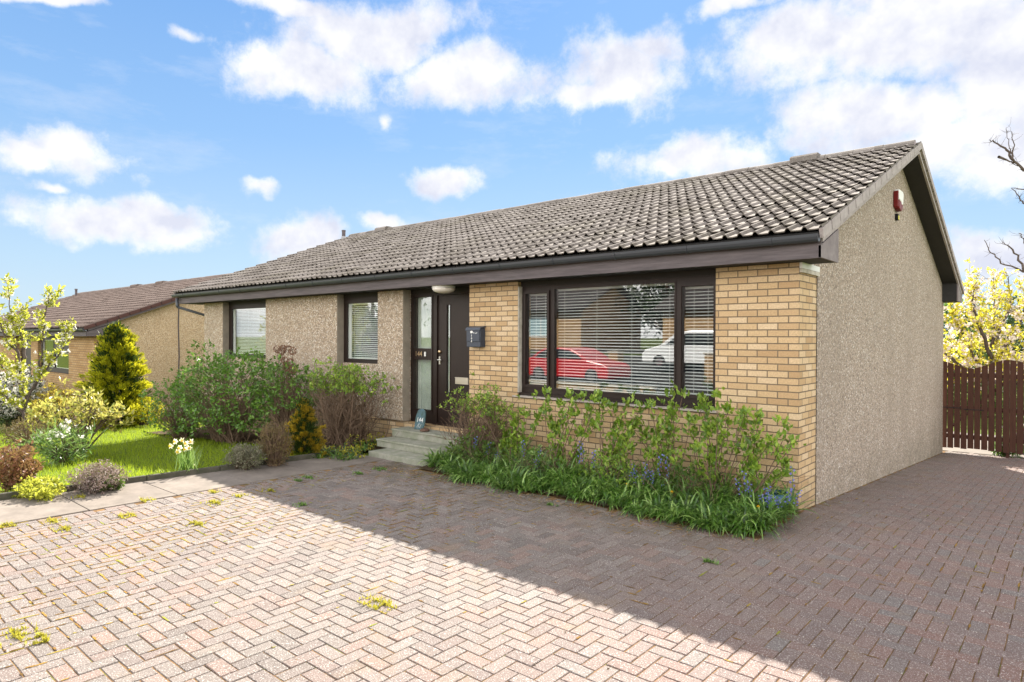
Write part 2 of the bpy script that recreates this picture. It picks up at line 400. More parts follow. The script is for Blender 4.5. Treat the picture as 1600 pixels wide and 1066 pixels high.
def blades(mb, base, dirs, length, width, droop=.6, seg=4, mi=0):
    """arching strap leaves"""
    n = len(base); length = np.broadcast_to(length, n); side = norm(np.cross(dirs, np.array([0, 0, 1.])+RNG.normal(size=(n, 3))*.15))
    p = base.copy(); d = dirs.copy(); rows = []
    for k in range(seg+1):
        w = width*(1-(k/seg)**2.2)*.5+.0006
        rows.append(np.stack([p-side*np.reshape(w, (-1, 1)) if np.ndim(w) else p-side*w, p+side*np.reshape(w, (-1, 1)) if np.ndim(w) else p+side*w], 1))
        p = p+d*(length/seg)[:, None]; d = d.copy(); d[:, 2] -= droop*(k+1)/seg*1.1; d = norm(d)
    v = np.stack(rows, 1).reshape(n, (seg+1)*2, 3)
    idx = np.arange(n)[:, None]*(seg+1)*2
    f = np.concatenate([idx+np.array([[2*k, 2*k+1, 2*k+3, 2*k+2]]) for k in range(seg)], 1).reshape(-1, 4)
    mb.add(v.reshape(-1, 3), f, mi)
def curve(p0, p1, bow=.1, n=5, jit=.02):
    p0 = np.array(p0, float); p1 = np.array(p1, float); t = np.linspace(0, 1, n)[:, None]
    m = RNG.normal(size=3)*np.linalg.norm(p1-p0)*jit
    p = p0*(1-t)+p1*t+np.sin(t*math.pi)*(m+np.array([0, 0, bow*np.linalg.norm(p1-p0)]))
    return p

# ------------------------------------------------------------------ roof
def roof_part(root, x0, x1, yc, half, ze, zr, name, mtile, courses=17, rear=False, period=.165, jit=.004):
    L_ = math.hypot(half, zr-ze); g = L_/courses
    sy = -1 if not rear else 1
    xs = []
    k = 0; x = x0
    prof = [(0, 0), (.007, .012), (.018, .029), (.031, .035), (.044, .029), (.055, .012), (.062, 0), (.112, -.003)]
    X = []; Hh = []; T = []
    while x < x1-.02:
        for dx, h in prof:
            if x+dx < x1: X.append(x+dx); Hh.append(h); T.append(k//2)
        x += period; k += 1
    X.append(x1); Hh.append(0); T.append(k//2)
    X = np.array(X); Hh = np.array(Hh); T = np.array(T); n = len(X)
    ny = np.array([0, sy*(zr-ze)/L_, half/L_])     # normal
    dn = np.array([0, -sy*half/L_, (zr-ze)/L_])    # up slope
    e = np.array([0, yc+sy*half, ze])
    mb = MB()
    for c in range(courses):
        j = RNG.normal(size=T.max()+1)*jit; jj = j[T]; j2 = (RNG.normal(size=T.max()+1)*jit)[T]
        rows = []
        for d, base, hh, ja in ((c*g+.002, .022, 1, jj), (c*g, .035, 1, jj), ((c+1)*g+.03, .000, 1, jj)):
            off = base+Hh*hh+ja
            P = e+np.outer(np.full(n, d)+(j2 if hh else j2), dn)+off[:, None]*ny; P[:, 0] = X
            rows.append(P)
        v = np.concatenate(rows); i = np.arange(n-1)
        f = np.concatenate([np.stack([i, i+1, n+i+1, n+i], 1), np.stack([n+i, n+i+1, 2*n+i+1, 2*n+i], 1)])
        if rear: f = f[:, ::-1]
        mb.add(v, f)
    return mb, e, dn, ny, g
def slope_box(mb, e, dn, ny, xa, xb, d0, d1, h0, h1, mi=0):
    c = []
    for d, h in ((d0, h0), (d1, h0), (d1, h1), (d0, h1)):
        q = e+dn*d+ny*h; c.append((q[1], q[2]))
    mb.prism(c, 0, xa, xb, mi)
def house_roof(root, x0, x1, yc, half, ze, zr, ov, verge, vents=(), left_verge=True, fac=M['fascia'], tile=M['tile']):
    rf, e, dn, ny, g = roof_part(root, x0, x1, yc, half, ze, zr, 'roof', M['tile'])
    rr, e2, dn2, ny2, g2 = roof_part(root, x0, x1, yc, half, ze, zr, 'roof', M['tile'], rear=True)
    rf.v += rr.v; rf.f += [(f+rf.n, m) for f, m in rr.f]; rf.n += rr.n
    Ls = math.hypot(half, zr-ze)
    # deck
    for ee, dd, nn in ((e, dn, ny), (e2, dn2, ny2)):
        slope_box(rf, ee, dd, nn, x0+.02, x1-.02, .02, Ls-.02, -.05, -.012, 1)
    roof = rf.build('roof', [tile, M['soffit']], root)
    rt = MB(); x = x0; i = 0
    while x < x1-.1:
        w = min(.45, x1-x); dz = random.uniform(-.004, .006)
        xe = x+w-.006
        a = [(-.145, -.052), (-.12, -.006), (-.075, .032), (-.03, .05), (.03, .05), (.075, .032), (.12, -.006), (.145, -.052), (.12, -.07), (-.12, -.07)]
        rt.prism([(yc+p, zr+.035+q+dz) for p, q in a], 0, x, xe)
        rt.prism([(yc+p*1.0, zr+.031+q+dz) for p, q in [(-.125, -.05), (-.11, -.012), (-.07, .026), (.07, .026), (.11, -.012), (.125, -.05)]], 0, xe, x+w, 1)
        x += w
    for a_, b_ in vents:
        rt.prism([(yc+p, zr+.1+q) for p, q in [(-.16, -.10), (-.15, -.01), (-.10, .028), (.10, .028), (.15, -.01), (.16, -.10)]], 0, a_, b_)
    rt.build('ridge_tiles', [tile, M['verge']], roof)
    for xx0, xx1 in ([(x1-.03, x1+.006)]+([(x0-.006, x0+.03)] if left_verge else [])):
        for ee, dd, nn, gg in ((e, dn, ny, g), (e2, dn2, ny2, g2)):
            vt = MB()
            for k in range(17):
                dz = random.uniform(-.003, .003)
                slope_box(vt, ee, dd, nn, xx0, xx1, k*gg+.003, (k+1)*gg-.016, -.072+dz, .028+dz)
                slope_box(vt, ee, dd, nn, xx0+.004, xx1-.006, (k+1)*gg-.016, (k+1)*gg+.003, -.070, .01, 1)
            vt.build('verge_tiles', [verge, M['black']], roof)
    # barge boards, sloped soffit
    bb = MB(); so = MB()
    zsof = ze-.256; yF = yc-half+.08; yR = yc+half-.08
    for s_, xo, xw in ((1, x1-.028, x1-ov),) + (((-1, x0+.028, x0+ov),) if left_verge else ()):
        a, b = (xo-.03, xo) if s_ > 0 else (xo, xo+.03)
        wa, wb = (xw, xo-.03) if s_ > 0 else (xo+.03, xw)
        for ee, dd, nn in ((e, dn, ny), (e2, dn2, ny2)):
            bb = MB(); so = MB()
            slope_box(bb, ee, dd, nn, a, b, .09, Ls-.05, -.135, -.0725)
            slope_box(so, ee, dd, nn, wa, wb, .12, Ls-.03, -.13, -.052)
            bb.build('barge_board', verge if verge is M['verge'] else fac, root); so.build('soffit', M['soffit'], root)
        # box ends at the eaves
        for y0_, sg in ((yF, 1), (yR, -1)):
            zt = lambda y: ze+(zr-ze)*(abs(y-(yc-sg*half)))/half
            ya, yb = y0_, y0_+sg*.63
            poly = [(ya, zsof), (yb, zsof), (yb, zt(yb)-.165), (ya, zt(ya)-.165)]
            bb = MB(); bb.prism(poly, 0, a+.002, b-.002)
            po2 = [(ya+sg*.02, zsof+.005), (yb-sg*.005, zsof+.005), (yb-sg*.005, zt(yb)-.14), (ya+sg*.02, zt(ya)-.14)]
            bb.prism(po2, 0, wa, wb, 1)
            bb.build('box_end', [M['box_end'] if verge is M['verge'] else fac, M['soffit']], root)
    # eaves soffit + fascia
    for q0, q1, f0, f1 in ((yF+.022, yF+.6, yF, yF+.022), (yR-.6, yR-.022, yR-.022, yR)):
        so = MB(); so.box(x0+.05, x1-.065, q0, q1, zsof, zsof+.02); so.build('soffit', M['soffit'], root)
        fa = MB(); fa.box(x0+.1, x1-.032, f0, f1, zsof-.004, ze-.085); fa.build('fascia', fac, root)
    for yy, sg in ((yF, -1), (yR, 1)):
        gu = MB(); pts = []
        for k in range(9):
            th = math.pi*k/8; pts.append((yy+sg*(.062+.056*math.cos(th)), ze-.028-.078*math.sin(th)))
        inn = [(yy+sg*(.062+.050*math.cos(math.pi*k/8)), ze-.028-.071*math.sin(math.pi*k/8)) for k in range(8, -1, -1)]
        gu.prism(pts+inn, 0, x0-.02, x1-.05)
        gu.prism(pts, 0, x1-.05, x1-.035); gu.prism(pts, 0, x0-.035, x0-.02)
        gg_ = gu.build('gutter', M['gutter'], root)
        if sg < 0: gutter = gg_
    x = x1-.5
    while x > x0:
        gb = MB()
        pts = [(yF-(.062+.0625*math.cos(math.pi*k/8)), ze-.0275-.084*math.sin(math.pi*k/8)) for k in range(9)]
        gb.prism(pts, 0, x-.014, x+.014); x -= .95
        gb.build('gutter_bracket', M['gutter'], gutter)
    return e, dn, ny

# ------------------------------------------------------------------ windows
def blind(parent, x0, x1, z0, z1, y, pitch=.041, w=.034, tilt=28, skipcord=False):
    mb = MB(); z = z1-.03; cy = math.cos(R(tilt))*w/2; sy = math.sin(R(tilt))*w/2
    while z > z0+.03:
        j = random.uniform(-.0015, .0015); j2 = random.uniform(-.0015, .0015)
        mb.add([(x0, y-cy, z-sy+j), (x1, y-cy, z-sy+j2), (x1, y, z+.003+j2), (x0, y, z+.003+j), (x1, y+cy, z+sy+j2), (x0, y+cy, z+sy+j)], [(0, 1, 2, 3), (3, 2, 4, 5)])
        z -= pitch
    mb.box(x0, x1, y-.018, y+.018, z1-.03, z1); mb.box(x0, x1, y-.015, y+.015, z0, z0+.022)
    nc = max(2, int((x1-x0)/.55)+1)
    for k in range(nc):
        xc = x0+.12+(x1-x0-.24)*k/(nc-1); mb.box(xc-.0015, xc+.0015, y-.021, y-.018, z0+.02, z1-.03)
    return mb.build('blind', M['blind'], parent)
def window(root, name, x0, x1, z0, z1, y, panes, dep_=.07, frame=M['brown'], has_blind=True, label=None, pitch=.041, inner=None, tilt=28, head=0, glass=M['glass']):
    fm = MB(); xs = sorted(panes); cur = x0
    for i, (a, b, c, d) in enumerate(xs):
        nx = xs[i+1][0] if i+1 < len(xs) else None
        fm.box(cur, a, y, y+dep_, z0, z1)
        fm.box(a, b, y, y+dep_, z0, c); fm.box(a, b, y, y+dep_, d, z1)
        # glazing bead
        bd = .012
        fm.box(a-.02, a, y-.010, y-.0, c-.02, d+.02); fm.box(b, b+.02, y-.010, y, c-.02, d+.02)
        fm.box(a, b, y-.010, y, c-.02, c); fm.box(a, b, y-.010, y, d, d+.02)
        cur = b
    fm.box(cur, x1, y, y+dep_, z0, z1)
    if head: fm.box(x0, x1, y-.004, y+dep_, z1, z1+head)
    w = fm.build(name, frame, root)
    if label: w['label'] = label
    for (a, b, c, d) in xs:
        p = MB(); p.box(a-.002, b+.002, y+.02, y+.026, c-.002, d+.002); p.build('pane', glass, w)
        if inner:
            q = MB(); q.box(a-.0, a+.09, y+.03, y+.05, c, d); q.box(b-.012, b, y+.03, y+.05, c, d); q.box(a+.09, b-.012, y+.03, y+.05, d-.02, d); q.box(a+.09, b-.012, y+.03, y+.05, c, c+.02); q.build('inner_frame', inner, w)
        if has_blind: blind(w, a-.01, b+.01, c-.01, d+.01, y+.11, pitch=pitch, tilt=tilt, w=pitch*.82)
    return w

# ================================================================== THE MAIN HOUSE
H = empty('bungalow', (0, 0, 0), 'low brick and pebbledash bungalow with brown front door, beside the block paved drive', 'bungalow')
ZT = 2.67
bm_ = MB()
bm_.box(-.935, 0, 0, .3, -.3, ZT); bm_.box(-4.95, -3.96, 0, .3, -.3, ZT); bm_.box(-3.96, -.935, 0, .3, -.3, .985)
bm_.box(-.11, 0, .3, .6, -.3, ZT)
bm_.box(-14.1, -4.95, .03, .3, -1.2, .385)
bm_.build('brick_wall', M['brick'], H)
rc = MB()
slope = 2.07/5.38
zt = lambda y: 2.93+slope*((y+.38) if y < 5 else (10.38-y))-.10
rc.prism([(.618, -1.2), (9.9, -1.2), (9.9, zt(9.9)), (5, zt(5)), (.618, zt(.618))], 0, -.2, .006)
rc.prism([(.0+.02, zt(.02)), (.02, ZT+.001), (.618, ZT+.001), (.618, zt(.618))], 0, -.2, .004)
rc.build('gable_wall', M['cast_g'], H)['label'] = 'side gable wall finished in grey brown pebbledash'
gp = MB(); gp.box(-.12, .001, .6, .618, -.3, ZT); gp.build('movement_joint', M['black'], H)
o = MB(); o.box(-14.17, -.2, 9.6, 9.899, -1.4, 2.9); o.prism([(.02, -1.4), (9.898, -1.4), (9.898, zt(9.9)-.002), (5, zt(5)), (.0+.3, zt(.3)), (.3, 2.66), (.02, 2.66)], 0, -14.169, -13.97)
o.build('rear_wall', M['cast'], H)
for a, b in ((-14.17, -13.18), (-11.19, -8.5), (-7.26, -6.55)):
    p = MB(); p.box(a+.003, b-.014, 0, .2, .4, ZT); pn = p.build('roughcast_panel', M['cast'], H, bevel=.012)
    p = MB(); p.box(b-.014, b, .003, .155, .398, ZT); p.build('reveal', M['concrete'], pn)
for a, b in ((-13.18, -11.19), (-8.5, -7.26)): p = MB(); p.box(a, b, .13, .3, .385, 1.36); p.build('window_apron', M['cast'], H)
p = MB(); p.box(.002, .03, -.012, .617, 2.61, ZT+.0); p.box(.002, .028, -.008, .613, 2.565, 2.608, 1); p.build('corner_block', [M['white'], M['white_stone']], H)
# header boards over the openings
for a, b, c in ((-13.18, -11.19, .145), (-8.5, -7.26, .145), (-6.55, -4.951, .18), (-3.959, -.936, .075)):
    hb = MB(); hb.box(a, b, c, .3, 2.60, 2.673); hb.build('header_board', M['darkwood'], H)
e_, dn_, ny_ = house_roof(H, -15.05, .33, 5, 5.38, 2.93, 5.0, .33, M['verge'], vents=((-1.68, -1.22), (-13.7, -13.2)))
# vent pipe on the roof
vp = onY(537, 373, 4.62)
p = MB(); p.lathe((vp[0], vp[1], vp[2]), [(.055, -.1), (.055, .22), (.062, .22), (.062, .26), (.04, .26), (.04, .2)], 14); vpo = p.build('vent_pipe', M['fascia'], H, smooth=False)
p = MB(); p.lathe((vp[0], vp[1], vp[2]), [(.15, -.09), (.10, -.03), (.06, .07)], 12); p.build('pipe_flashing', M['lead'], vpo)
# downpipe
p = MB(); p.tube([(-14.86, -.362, 2.81), (-14.86, -.362, 2.62), (-14.84, -.35, 2.58)], .036, 10); p.tube([(-14.845, -.352, 2.585), (-14.25, .42, 2.28)], .034, 10); p.tube([(-14.25, .42, 2.29), (-14.23, .45, 2.2), (-14.23, .45, -.2)], .034, 10)
p.build('downpipe', M['gutter'], H, smooth=True)
# rooms behind the windows
p = MB(); p.box(-14, -.2, .35, 9.6, .30, .36); p.box(-14, -.2, .31, 9.6, 2.66, 2.668); p.box(-14, -.2, 4.0, 4.1, .36, 2.66)
for xx in (-8.6, -6.7, -4.5): p.box(xx-.04, xx+.04, .32, 4.0, .36, 2.66)
p.build('room_interior', M['interior'], H)
# big living room window
w = window(H, 'window', -3.945, -.95, 1.05, 2.60, .085, [(-3.86, -3.47, 1.17, 2.49), (-3.345, -1.50, 1.135, 2.54), (-1.395, -.995, 1.17, 2.48)], label='wide three-pane window with white blinds', tilt=24)
p = MB()
for a, b, c, d in ((-3.90, -3.43, 1.13, 2.53),):   # casement proud of frame
    p.box(a, a+.035, .060, .074, c, d); p.box(b-.035, b, .060, .074, c, d); p.box(a+.035, b-.035, .060, .074, c, c+.035); p.box(a+.035, b-.035, .060, .074, d-.035, d)
p.build('casement', M['brown'], w); p = MB()
a, b, c, d = -1.43, -.96, 1.13, 2.52
p.box(a, a+.03, .060, .074, c, d); p.box(b-.03, b, .060, .074, c, d); p.box(a+.03, b-.03, .060, .074, c, c+.035); p.box(a+.03, b-.03, .060, .074, d-.035, d)
p.build('casement', M['brown'], w)
p = MB(); p.box(-3.975, -.925, .035, .16, 1.012, 1.049); p.build('timber_sill', M['brown'], w)
p = MB(); p.box(-3.957, -3.944, .003, .085, 1.05, 2.6); p.build('sealant_strip', M['white_stone'], w)
p = MB(); p.prism([(-.045, .987), (.2, .987), (.2, 1.013), (-.045, 1.006)], 0, -4.02, -.90); p.build('window_sill', M['sill'], H)
# left pair of narrow windows
window(H, 'window', -13.178, -11.192, 1.37, 2.60, .15, [(-13.02, -11.30, 1.45, 2.5)], label='narrow window reflecting the sky', pitch=.034, inner=M['white'], tilt=45, glass=M['glass2'])
window(H, 'window', -8.498, -7.262, 1.37, 2.60, .15, [(-8.385, -7.36, 1.44, 2.49)], label='narrow window beside the door with closed-looking blinds', pitch=.036, inner=M['white'], tilt=42)
# door set
sl = window(H, 'sidelight', -6.548, -5.955, .385, 2.60, .19, [(-6.49, -6.03, .61, 1.465)], has_blind=False)
p = MB(); p.box(-6.49, -6.03, .188, .189, 1.70, 2.54)
# upper light glazed separately
fm = MB()
bpy.data.objects.remove(sl)
fm.box(-6.548, -6.49, .19, .26, .385, 2.6); fm.box(-6.03, -5.955, .19, .26, .385, 2.6)
fm.box(-6.49, -6.03, .19, .26, .385, .61); fm.box(-6.49, -6.03, .19, .26, 1.465, 1.66); fm.box(-6.49, -6.03, .19, .26, 2.54, 2.6)
fm.box(-6.52, -6.49, .178, .189, .58, 2.57); fm.box(-6.03, -6.0, .178, .189, .58, 2.57)
for o in [q for q in bpy.data.objects if q.name.startswith('pane') and q.parent is None]: bpy.data.objects.remove(o)
sl = fm.build('sidelight', M['brown'], H)
for c, d in ((.61, 1.465), (1.66, 2.54)):
    p = MB(); p.box(-6.492, -6.028, .21, .216, c-.002, d+.002); p.build('pane', M['glass'], sl)
p = MB()
for k in range(26):
    xa = -6.50+k*.019
    p.add([(xa, .30+.008*math.sin(k*1.9), .5), (xa+.019, .30+.008*math.sin((k+1)*1.9), .5), (xa+.019, .30+.008*math.sin((k+1)*1.9), 2.6), (xa, .30+.008*math.sin(k*1.9), 2.6)], (0, 1, 2, 3))
p.build('net_curtain', M['curtain'], sl)
text_mesh('house_number', '144', .125, (-6.36, .187, 1.563), sl, M['brass'])
p = MB(); p.box(-6.20, -6.165, .17, .19, 1.525, 1.605); p.build('doorbell', M['white'], sl, bevel=.006)
df = MB(); df.box(-5.955, -5.90, .19, .28, .385, 2.6); df.box(-5.90, -4.951, .19, .28, 2.56, 2.6); df.box(-5.955, -4.951, .15, .30, .385, .425)
df.build('door_frame', M['brown'], H)
dd = MB(); dd.box(-5.895, -5.685, .215, .26, .43, 2.555); dd.box(-5.605, -4.953, .215, .26, .43, 2.555); dd.box(-5.685, -5.605, .215, .26, .43, .94); dd.box(-5.685, -5.605, .215, .26, 2.39, 2.555)
for a, b in ((-5.695, -5.685), (-5.605, -5.595)): dd.box(a, b, .208, .2145, .93, 2.40)
door = dd.build('front_door', M['brown'], H)
p = MB(); p.box(-5.684, -5.606, .235, .24, .94, 2.39); p.build('glazing_strip', M['glass'], door)
p = MB(); p.box(-5.684, -5.606, .25, .256, .94, 2.39); p.build('strip_backing', M['curtain'], door)
p = MB(); p.lathe((-5.845, .195, 1.61), [(.001, -.012), (.026, -.01), (.03, 0), (.03, .02)], 16, axis='Y'); p.build('lock', M['brass'], door, smooth=True)
p = MB(); p.box(-5.862, -5.832, .203, .214, 1.40, 1.53); p.tube([(-5.847, .20, 1.475), (-5.847, .16, 1.475), (-5.76, .158, 1.475)], .009, 8); p.build('door_handle', M['steel'], door)
p = MB(); p.box(-5.47, -5.17, .203, .2145, 1.09, 1.20); p.box(-5.455, -5.185, .198, .203, 1.115, 1.175); p.box(-5.47, -5.17, .195, .203, 1.19, 1.20); p.build('letter_plate', M['steel'], door)
# objects on the house
t = empty('porch_light', (-5.45, -.1, 2.62), 'oval opal bulkhead light under the eaves above the front door', 'porch light')
p = MB(); p.lathe((-5.45, -.08, 2.62), [(.0, -.065), (.09, -.056), (.155, -.034), (.185, 0), (.185, .02), (.17, .02)], 28); p.build('diffuser', M['lamp'], t, smooth=True)
p = MB(); p.lathe((-5.45, -.08, 2.655), [(.0, -.01), (.188, -.012), (.19, .018), (0, .018)], 28); p.build('base_ring', M['white'], t)
t = empty('letter_box', (-4.75, -.12, 1.70), 'navy metal letter box with rounded lid on the brick pier by the door', 'letter box')
p = MB(); p.prism([(-.115, 1.705), (-.004, 1.705), (-.004, 2.0), (-.115, 1.98)], 0, -4.895, -4.605); p.build('box_body', M['navy'], t, bevel=.008)
p = MB(); p.prism([(-.135, 1.955), (-.135, 1.972), (-.118, 2.006), (-.003, 2.03), (-.003, 2.008), (-.118, 1.986)], 0, -4.905, -4.595); p.prism([(-.128, 1.79), (-.1155, 1.79), (-.1155, 1.97), (-.128, 1.955)], 0, -4.885, -4.615); p.build('lid', M['navy'], t, bevel=.005)
p = MB(); p.prism([(-4.775+.028*math.cos(k*math.pi/8), 1.935+.02*math.sin(k*math.pi/8)*(1+.3*math.cos(k*3))) for k in range(16)], 1, -.1325, -.129)
for k in range(5): p.box(-4.735+k*.018, -4.735+k*.018+.012, -.132, -.129, 1.915+.006*math.sin(k*2), 1.923+.006*math.sin(k*2+1))
p.build('emblem', M['white'], t)
for k, ch in enumerate('144'): text_mesh('digit', ch, .05, (-4.775, -.1295, 1.88-.044*k), t, M['white'])
t = empty('alarm_box', (.006, 4.85, 3.93), 'white and red alarm bell box high on the side gable wall', 'alarm box')
p = MB()
AS = lambda L_: [(4.82+(a-4.88)*.78, 4.10+(b-4.08)*.82) for a, b in L_]
pr = AS([(4.65, 4.22), (4.69, 4.27), (5.06, 4.27), (5.12, 4.22), (5.08, 4.02), (4.96, 4.00), (4.9, 4.05), (4.68, 4.07)])
p.prism(pr, 0, .006, .085); p.build('white_cover', M['white'], t, bevel=.01)
p = MB(); p.prism(AS([(4.69, 4.068), (4.9, 4.048), (4.96, 3.998), (5.08, 4.018), (5.02, 3.90), (4.90, 3.86), (4.72, 3.90)]), 0, .006, .084); p.prism(AS([(4.61, 3.92), (4.645, 3.90), (4.645, 4.24), (4.61, 4.22)]), 0, .006, .08); p.build('red_lens', M['redpl'], t, bevel=.01)
p = MB(); p.box(.006, .05, 4.74, 4.86, 3.78, 3.88); p.build('sensor', M['black'], t, bevel=.01)
p = MB(); p.box(.051, .056, 4.77, 4.84, 3.79, 3.85); p.build('sticker', M['yellow'], t)

# steps
t = empty('front_steps', (-5.6, -1.05, 0), 'three worn grey concrete steps leading up to the front door', 'steps')
for (xa, ya, za, zb) in ((-6.10, -1.06, -.08, .078), (-6.36, -.70, .078, .20), (-6.42, -.34, .20, .325)):
    p = MB(); p.box(xa, -4.6, ya, .028, za, zb-.03 if zb > .1 else zb); 
    if zb > .1: p.box(xa-.012, -4.6, ya-.012, .028, zb-.03, zb)
    p.build('step', M['stepc'], t, bevel=.008)
t = empty('number_slate', (-5.98, -.12, .325), 'small painted slate with house number leaning by the door on the top step', 'sign')
mt = Matrix.Translation((-5.98, -.14, .328)) @ Matrix.Rotation(R(-14), 4, 'X')
sh = [(-.10, 0), (.105, .0), (.125, .12), (.11, .24), (.09, .31), (.03, .345), (-.04, .34), (-.09, .31), (-.115, .2)]
p = MB(); vs = [];
for yy in (-.008, .008):
    for (a, b) in sh: vs.append(tuple(mt @ Vector((a, yy, b))))
n = len(sh); p.v.append(np.array(vs)); p.n = 2*n
for k in range(n): p.f.append((np.array([[k, (k+1) % n, n+(k+1) % n, n+k]]), 0))
p.f.append((np.array([list(range(n))[::-1]]), 0)); p.f.append((np.array([list(range(n, 2*n))]), 0))
p.build('slate', M['slate'], t)
text_mesh('painted_number', '144', .11, tuple(mt @ Vector((0, -.009, .155))), t, M['white'], tilt=Matrix.Rotation(R(76), 4, 'X'), ext=.001)
p = MB()
for (a, b, c, d) in ((-.05, .03, -.02, .09), (-.015, .03, .0, .1), (.02, .03, .045, .085), (-.06, .02, .05, .03)):
    q = [tuple(mt @ Vector(v)) for v in ((a, -.0095, b), (a+.006, -.0095, b), (c+.006, -.0095, d), (c, -.0095, d))]
    p.add(q, (0, 1, 2, 3))
p.build('painted_stems', M['white'], t)
p = MB(); p.lathe((-5.76, -.2, .325), [(.0, .0), (.07, .0), (.085, .02), (.06, .045), (.0, .05)], 9); tag(p.build('stone', varied('brown_stone', (.16, .09, .06), (.1, .06, .05), 20), None, bevel=.004), 'small reddish brown stone lying beside the slate', 'stone')

# ================================================================== NEIGHBOUR
NB = empty('bungalow', (-21, -.4, -.8), 'neighbouring bungalow with ochre pebbledash gable and dark red verge, across the lawn', 'bungalow')
dz = -.83; XN = -20.85
nz = lambda y: 2.10+slope*((y+.78) if y < 4.6 else (9.98-y))-.10
p = MB(); p.prism([(.3, -1.5), (9.5, -1.5), (9.5, nz(9.5)), (4.6, nz(4.6)), (.3, nz(.3))], 0, XN-.25, XN+.004); p.prism([(-.39, 1.842), (.3, 1.842), (.3, nz(.3)), (-.39, nz(-.39))], 0, XN-.2, XN); p.build('gable_wall', M['cast_n'], NB)
p = MB()
p.box(-23.35, XN, -.4, -.1, -1.5, 1.84); p.box(XN-.2, XN, -.1, .3, -1.5, 1.84); p.box(-27.9, -27.0, -.4, -.1, -1.5, 1.84); p.box(-27.0, -23.35, -.4, -.1, -1.5, .55); p.box(-33, -30.2, -.4, -.1, -1.5, 1.84); p.box(-39.5, -33, -.4, -.1, -1.5, .6); p.box(-30.2, -28.3, -.4, -.1, -1.5, .3)
p.box(-39.9, -39.5, -.4, 9.4, -1.5, 2.0); p.box(-39.5, XN-.25, 9.2, 9.5, -1.5, 2.0)
p.build('brick_wall', M['brick2'], NB)
house_roof(NB, -40, -20.5, 4.6, 5.38, 2.10, 4.17, .33, M['verge_n'], vents=((-32.0, -31.2), (-29, -28.3)), tile=M['tile_n'])
p = MB(); q = onY(119, 462, 4.0); p.lathe(tuple(q), [(.06, -.3), (.06, .3), (.075, .3), (.075, .36), (.03, .36)], 12); p.build('vent_pipe', M['fascia'], NB)
p = MB(); p.tube([(XN+.012, 2.13, 3.0), (XN+.012, 2.11, 2.2), (XN+.012, 2.14, 1.2), (XN+.012, 2.10, 0), (XN+.012, 2.12, -.8)], .02, 5); p.build('wall_cable', M['fascia'], NB)
window(NB, 'window', -26.99, -23.36, .56, 1.84, -.3, [(-26.8, -25.4, .72, 1.7), (-25.25, -23.5, .72, 1.25), (-25.25+1.9, -23.5+.001, .72, 1.25)][:2], has_blind=False, inner=M['white'])
window(NB, 'window', -32.99, -30.21, .61, 1.84, -.3, [(-32.8, -31.7, .7, 1.7), (-31.5, -30.4, .7, 1.7)], has_blind=False)
p = MB(); p.box(-30.2, -27.9, -.2, -.15, -1.5, 1.84); p.build('front_door', M['brown'], NB)
p = MB(); p.box(-39.5, -21.2, 1.5, 1.6, -1, 1.83); p.box(-39.5, -21.2, -.05, 1.5, 1.83, 1.838); p.build('room_interior', M['interior'], NB)
# low garden wall beside neighbour
q = onG(246, 626)
p = MB(); p.box(-20.2, -18.9, 1.2, 1.42, gz(-19.5, 1.3)-.2, gz(-19.5, 1.3)+.22); w_ = p.build('low_brick_wall', M['brick2'], None); tag(w_, 'low brick garden wall standing below the ochre pebbledash gable', 'garden wall')
p = MB(); p.box(-20.25, -18.85, 1.16, 1.46, gz(-19.5, 1.3)+.222, gz(-19.5, 1.3)+.28); p.build('coping', M['white_stone'], w_)

# ================================================================== GROUND
def sheet(xs, ys, off, name, m, zf=gz):
    xs = np.array(xs); ys = np.array(ys); v = [(x, y, zf(x, y)+off) for y in ys for x in xs]; n = len(xs)
    f = [(j*n+i, j*n+i+1, (j+1)*n+i+1, (j+1)*n+i) for j in range(len(ys)-1) for i in range(n-1)]
    p = MB(); p.add(v, f); return p.build(name, m)
gx = [-900, -400, -150, -80, -50, -40]+list(np.arange(-34, 8, .7))+[12, 20, 40, 80, 150, 400, 900]
gy = [-900, -400, -150, -60, -40, -30]+list(np.arange(-26, 16, .7))+[22, 40, 80, 150, 400, 900]
tag(sheet(gx, gy, -.05, 'ground', M['ground']), kind='structure')
jx = list(np.arange(-5.66, 3.5, .3))+[3.5]; jy = list(np.arange(-9.6, 10.4, .3))+[10.4]
tag(sheet(jx, jy, -.0042, 'paving_bed', M['joint']), kind='structure')
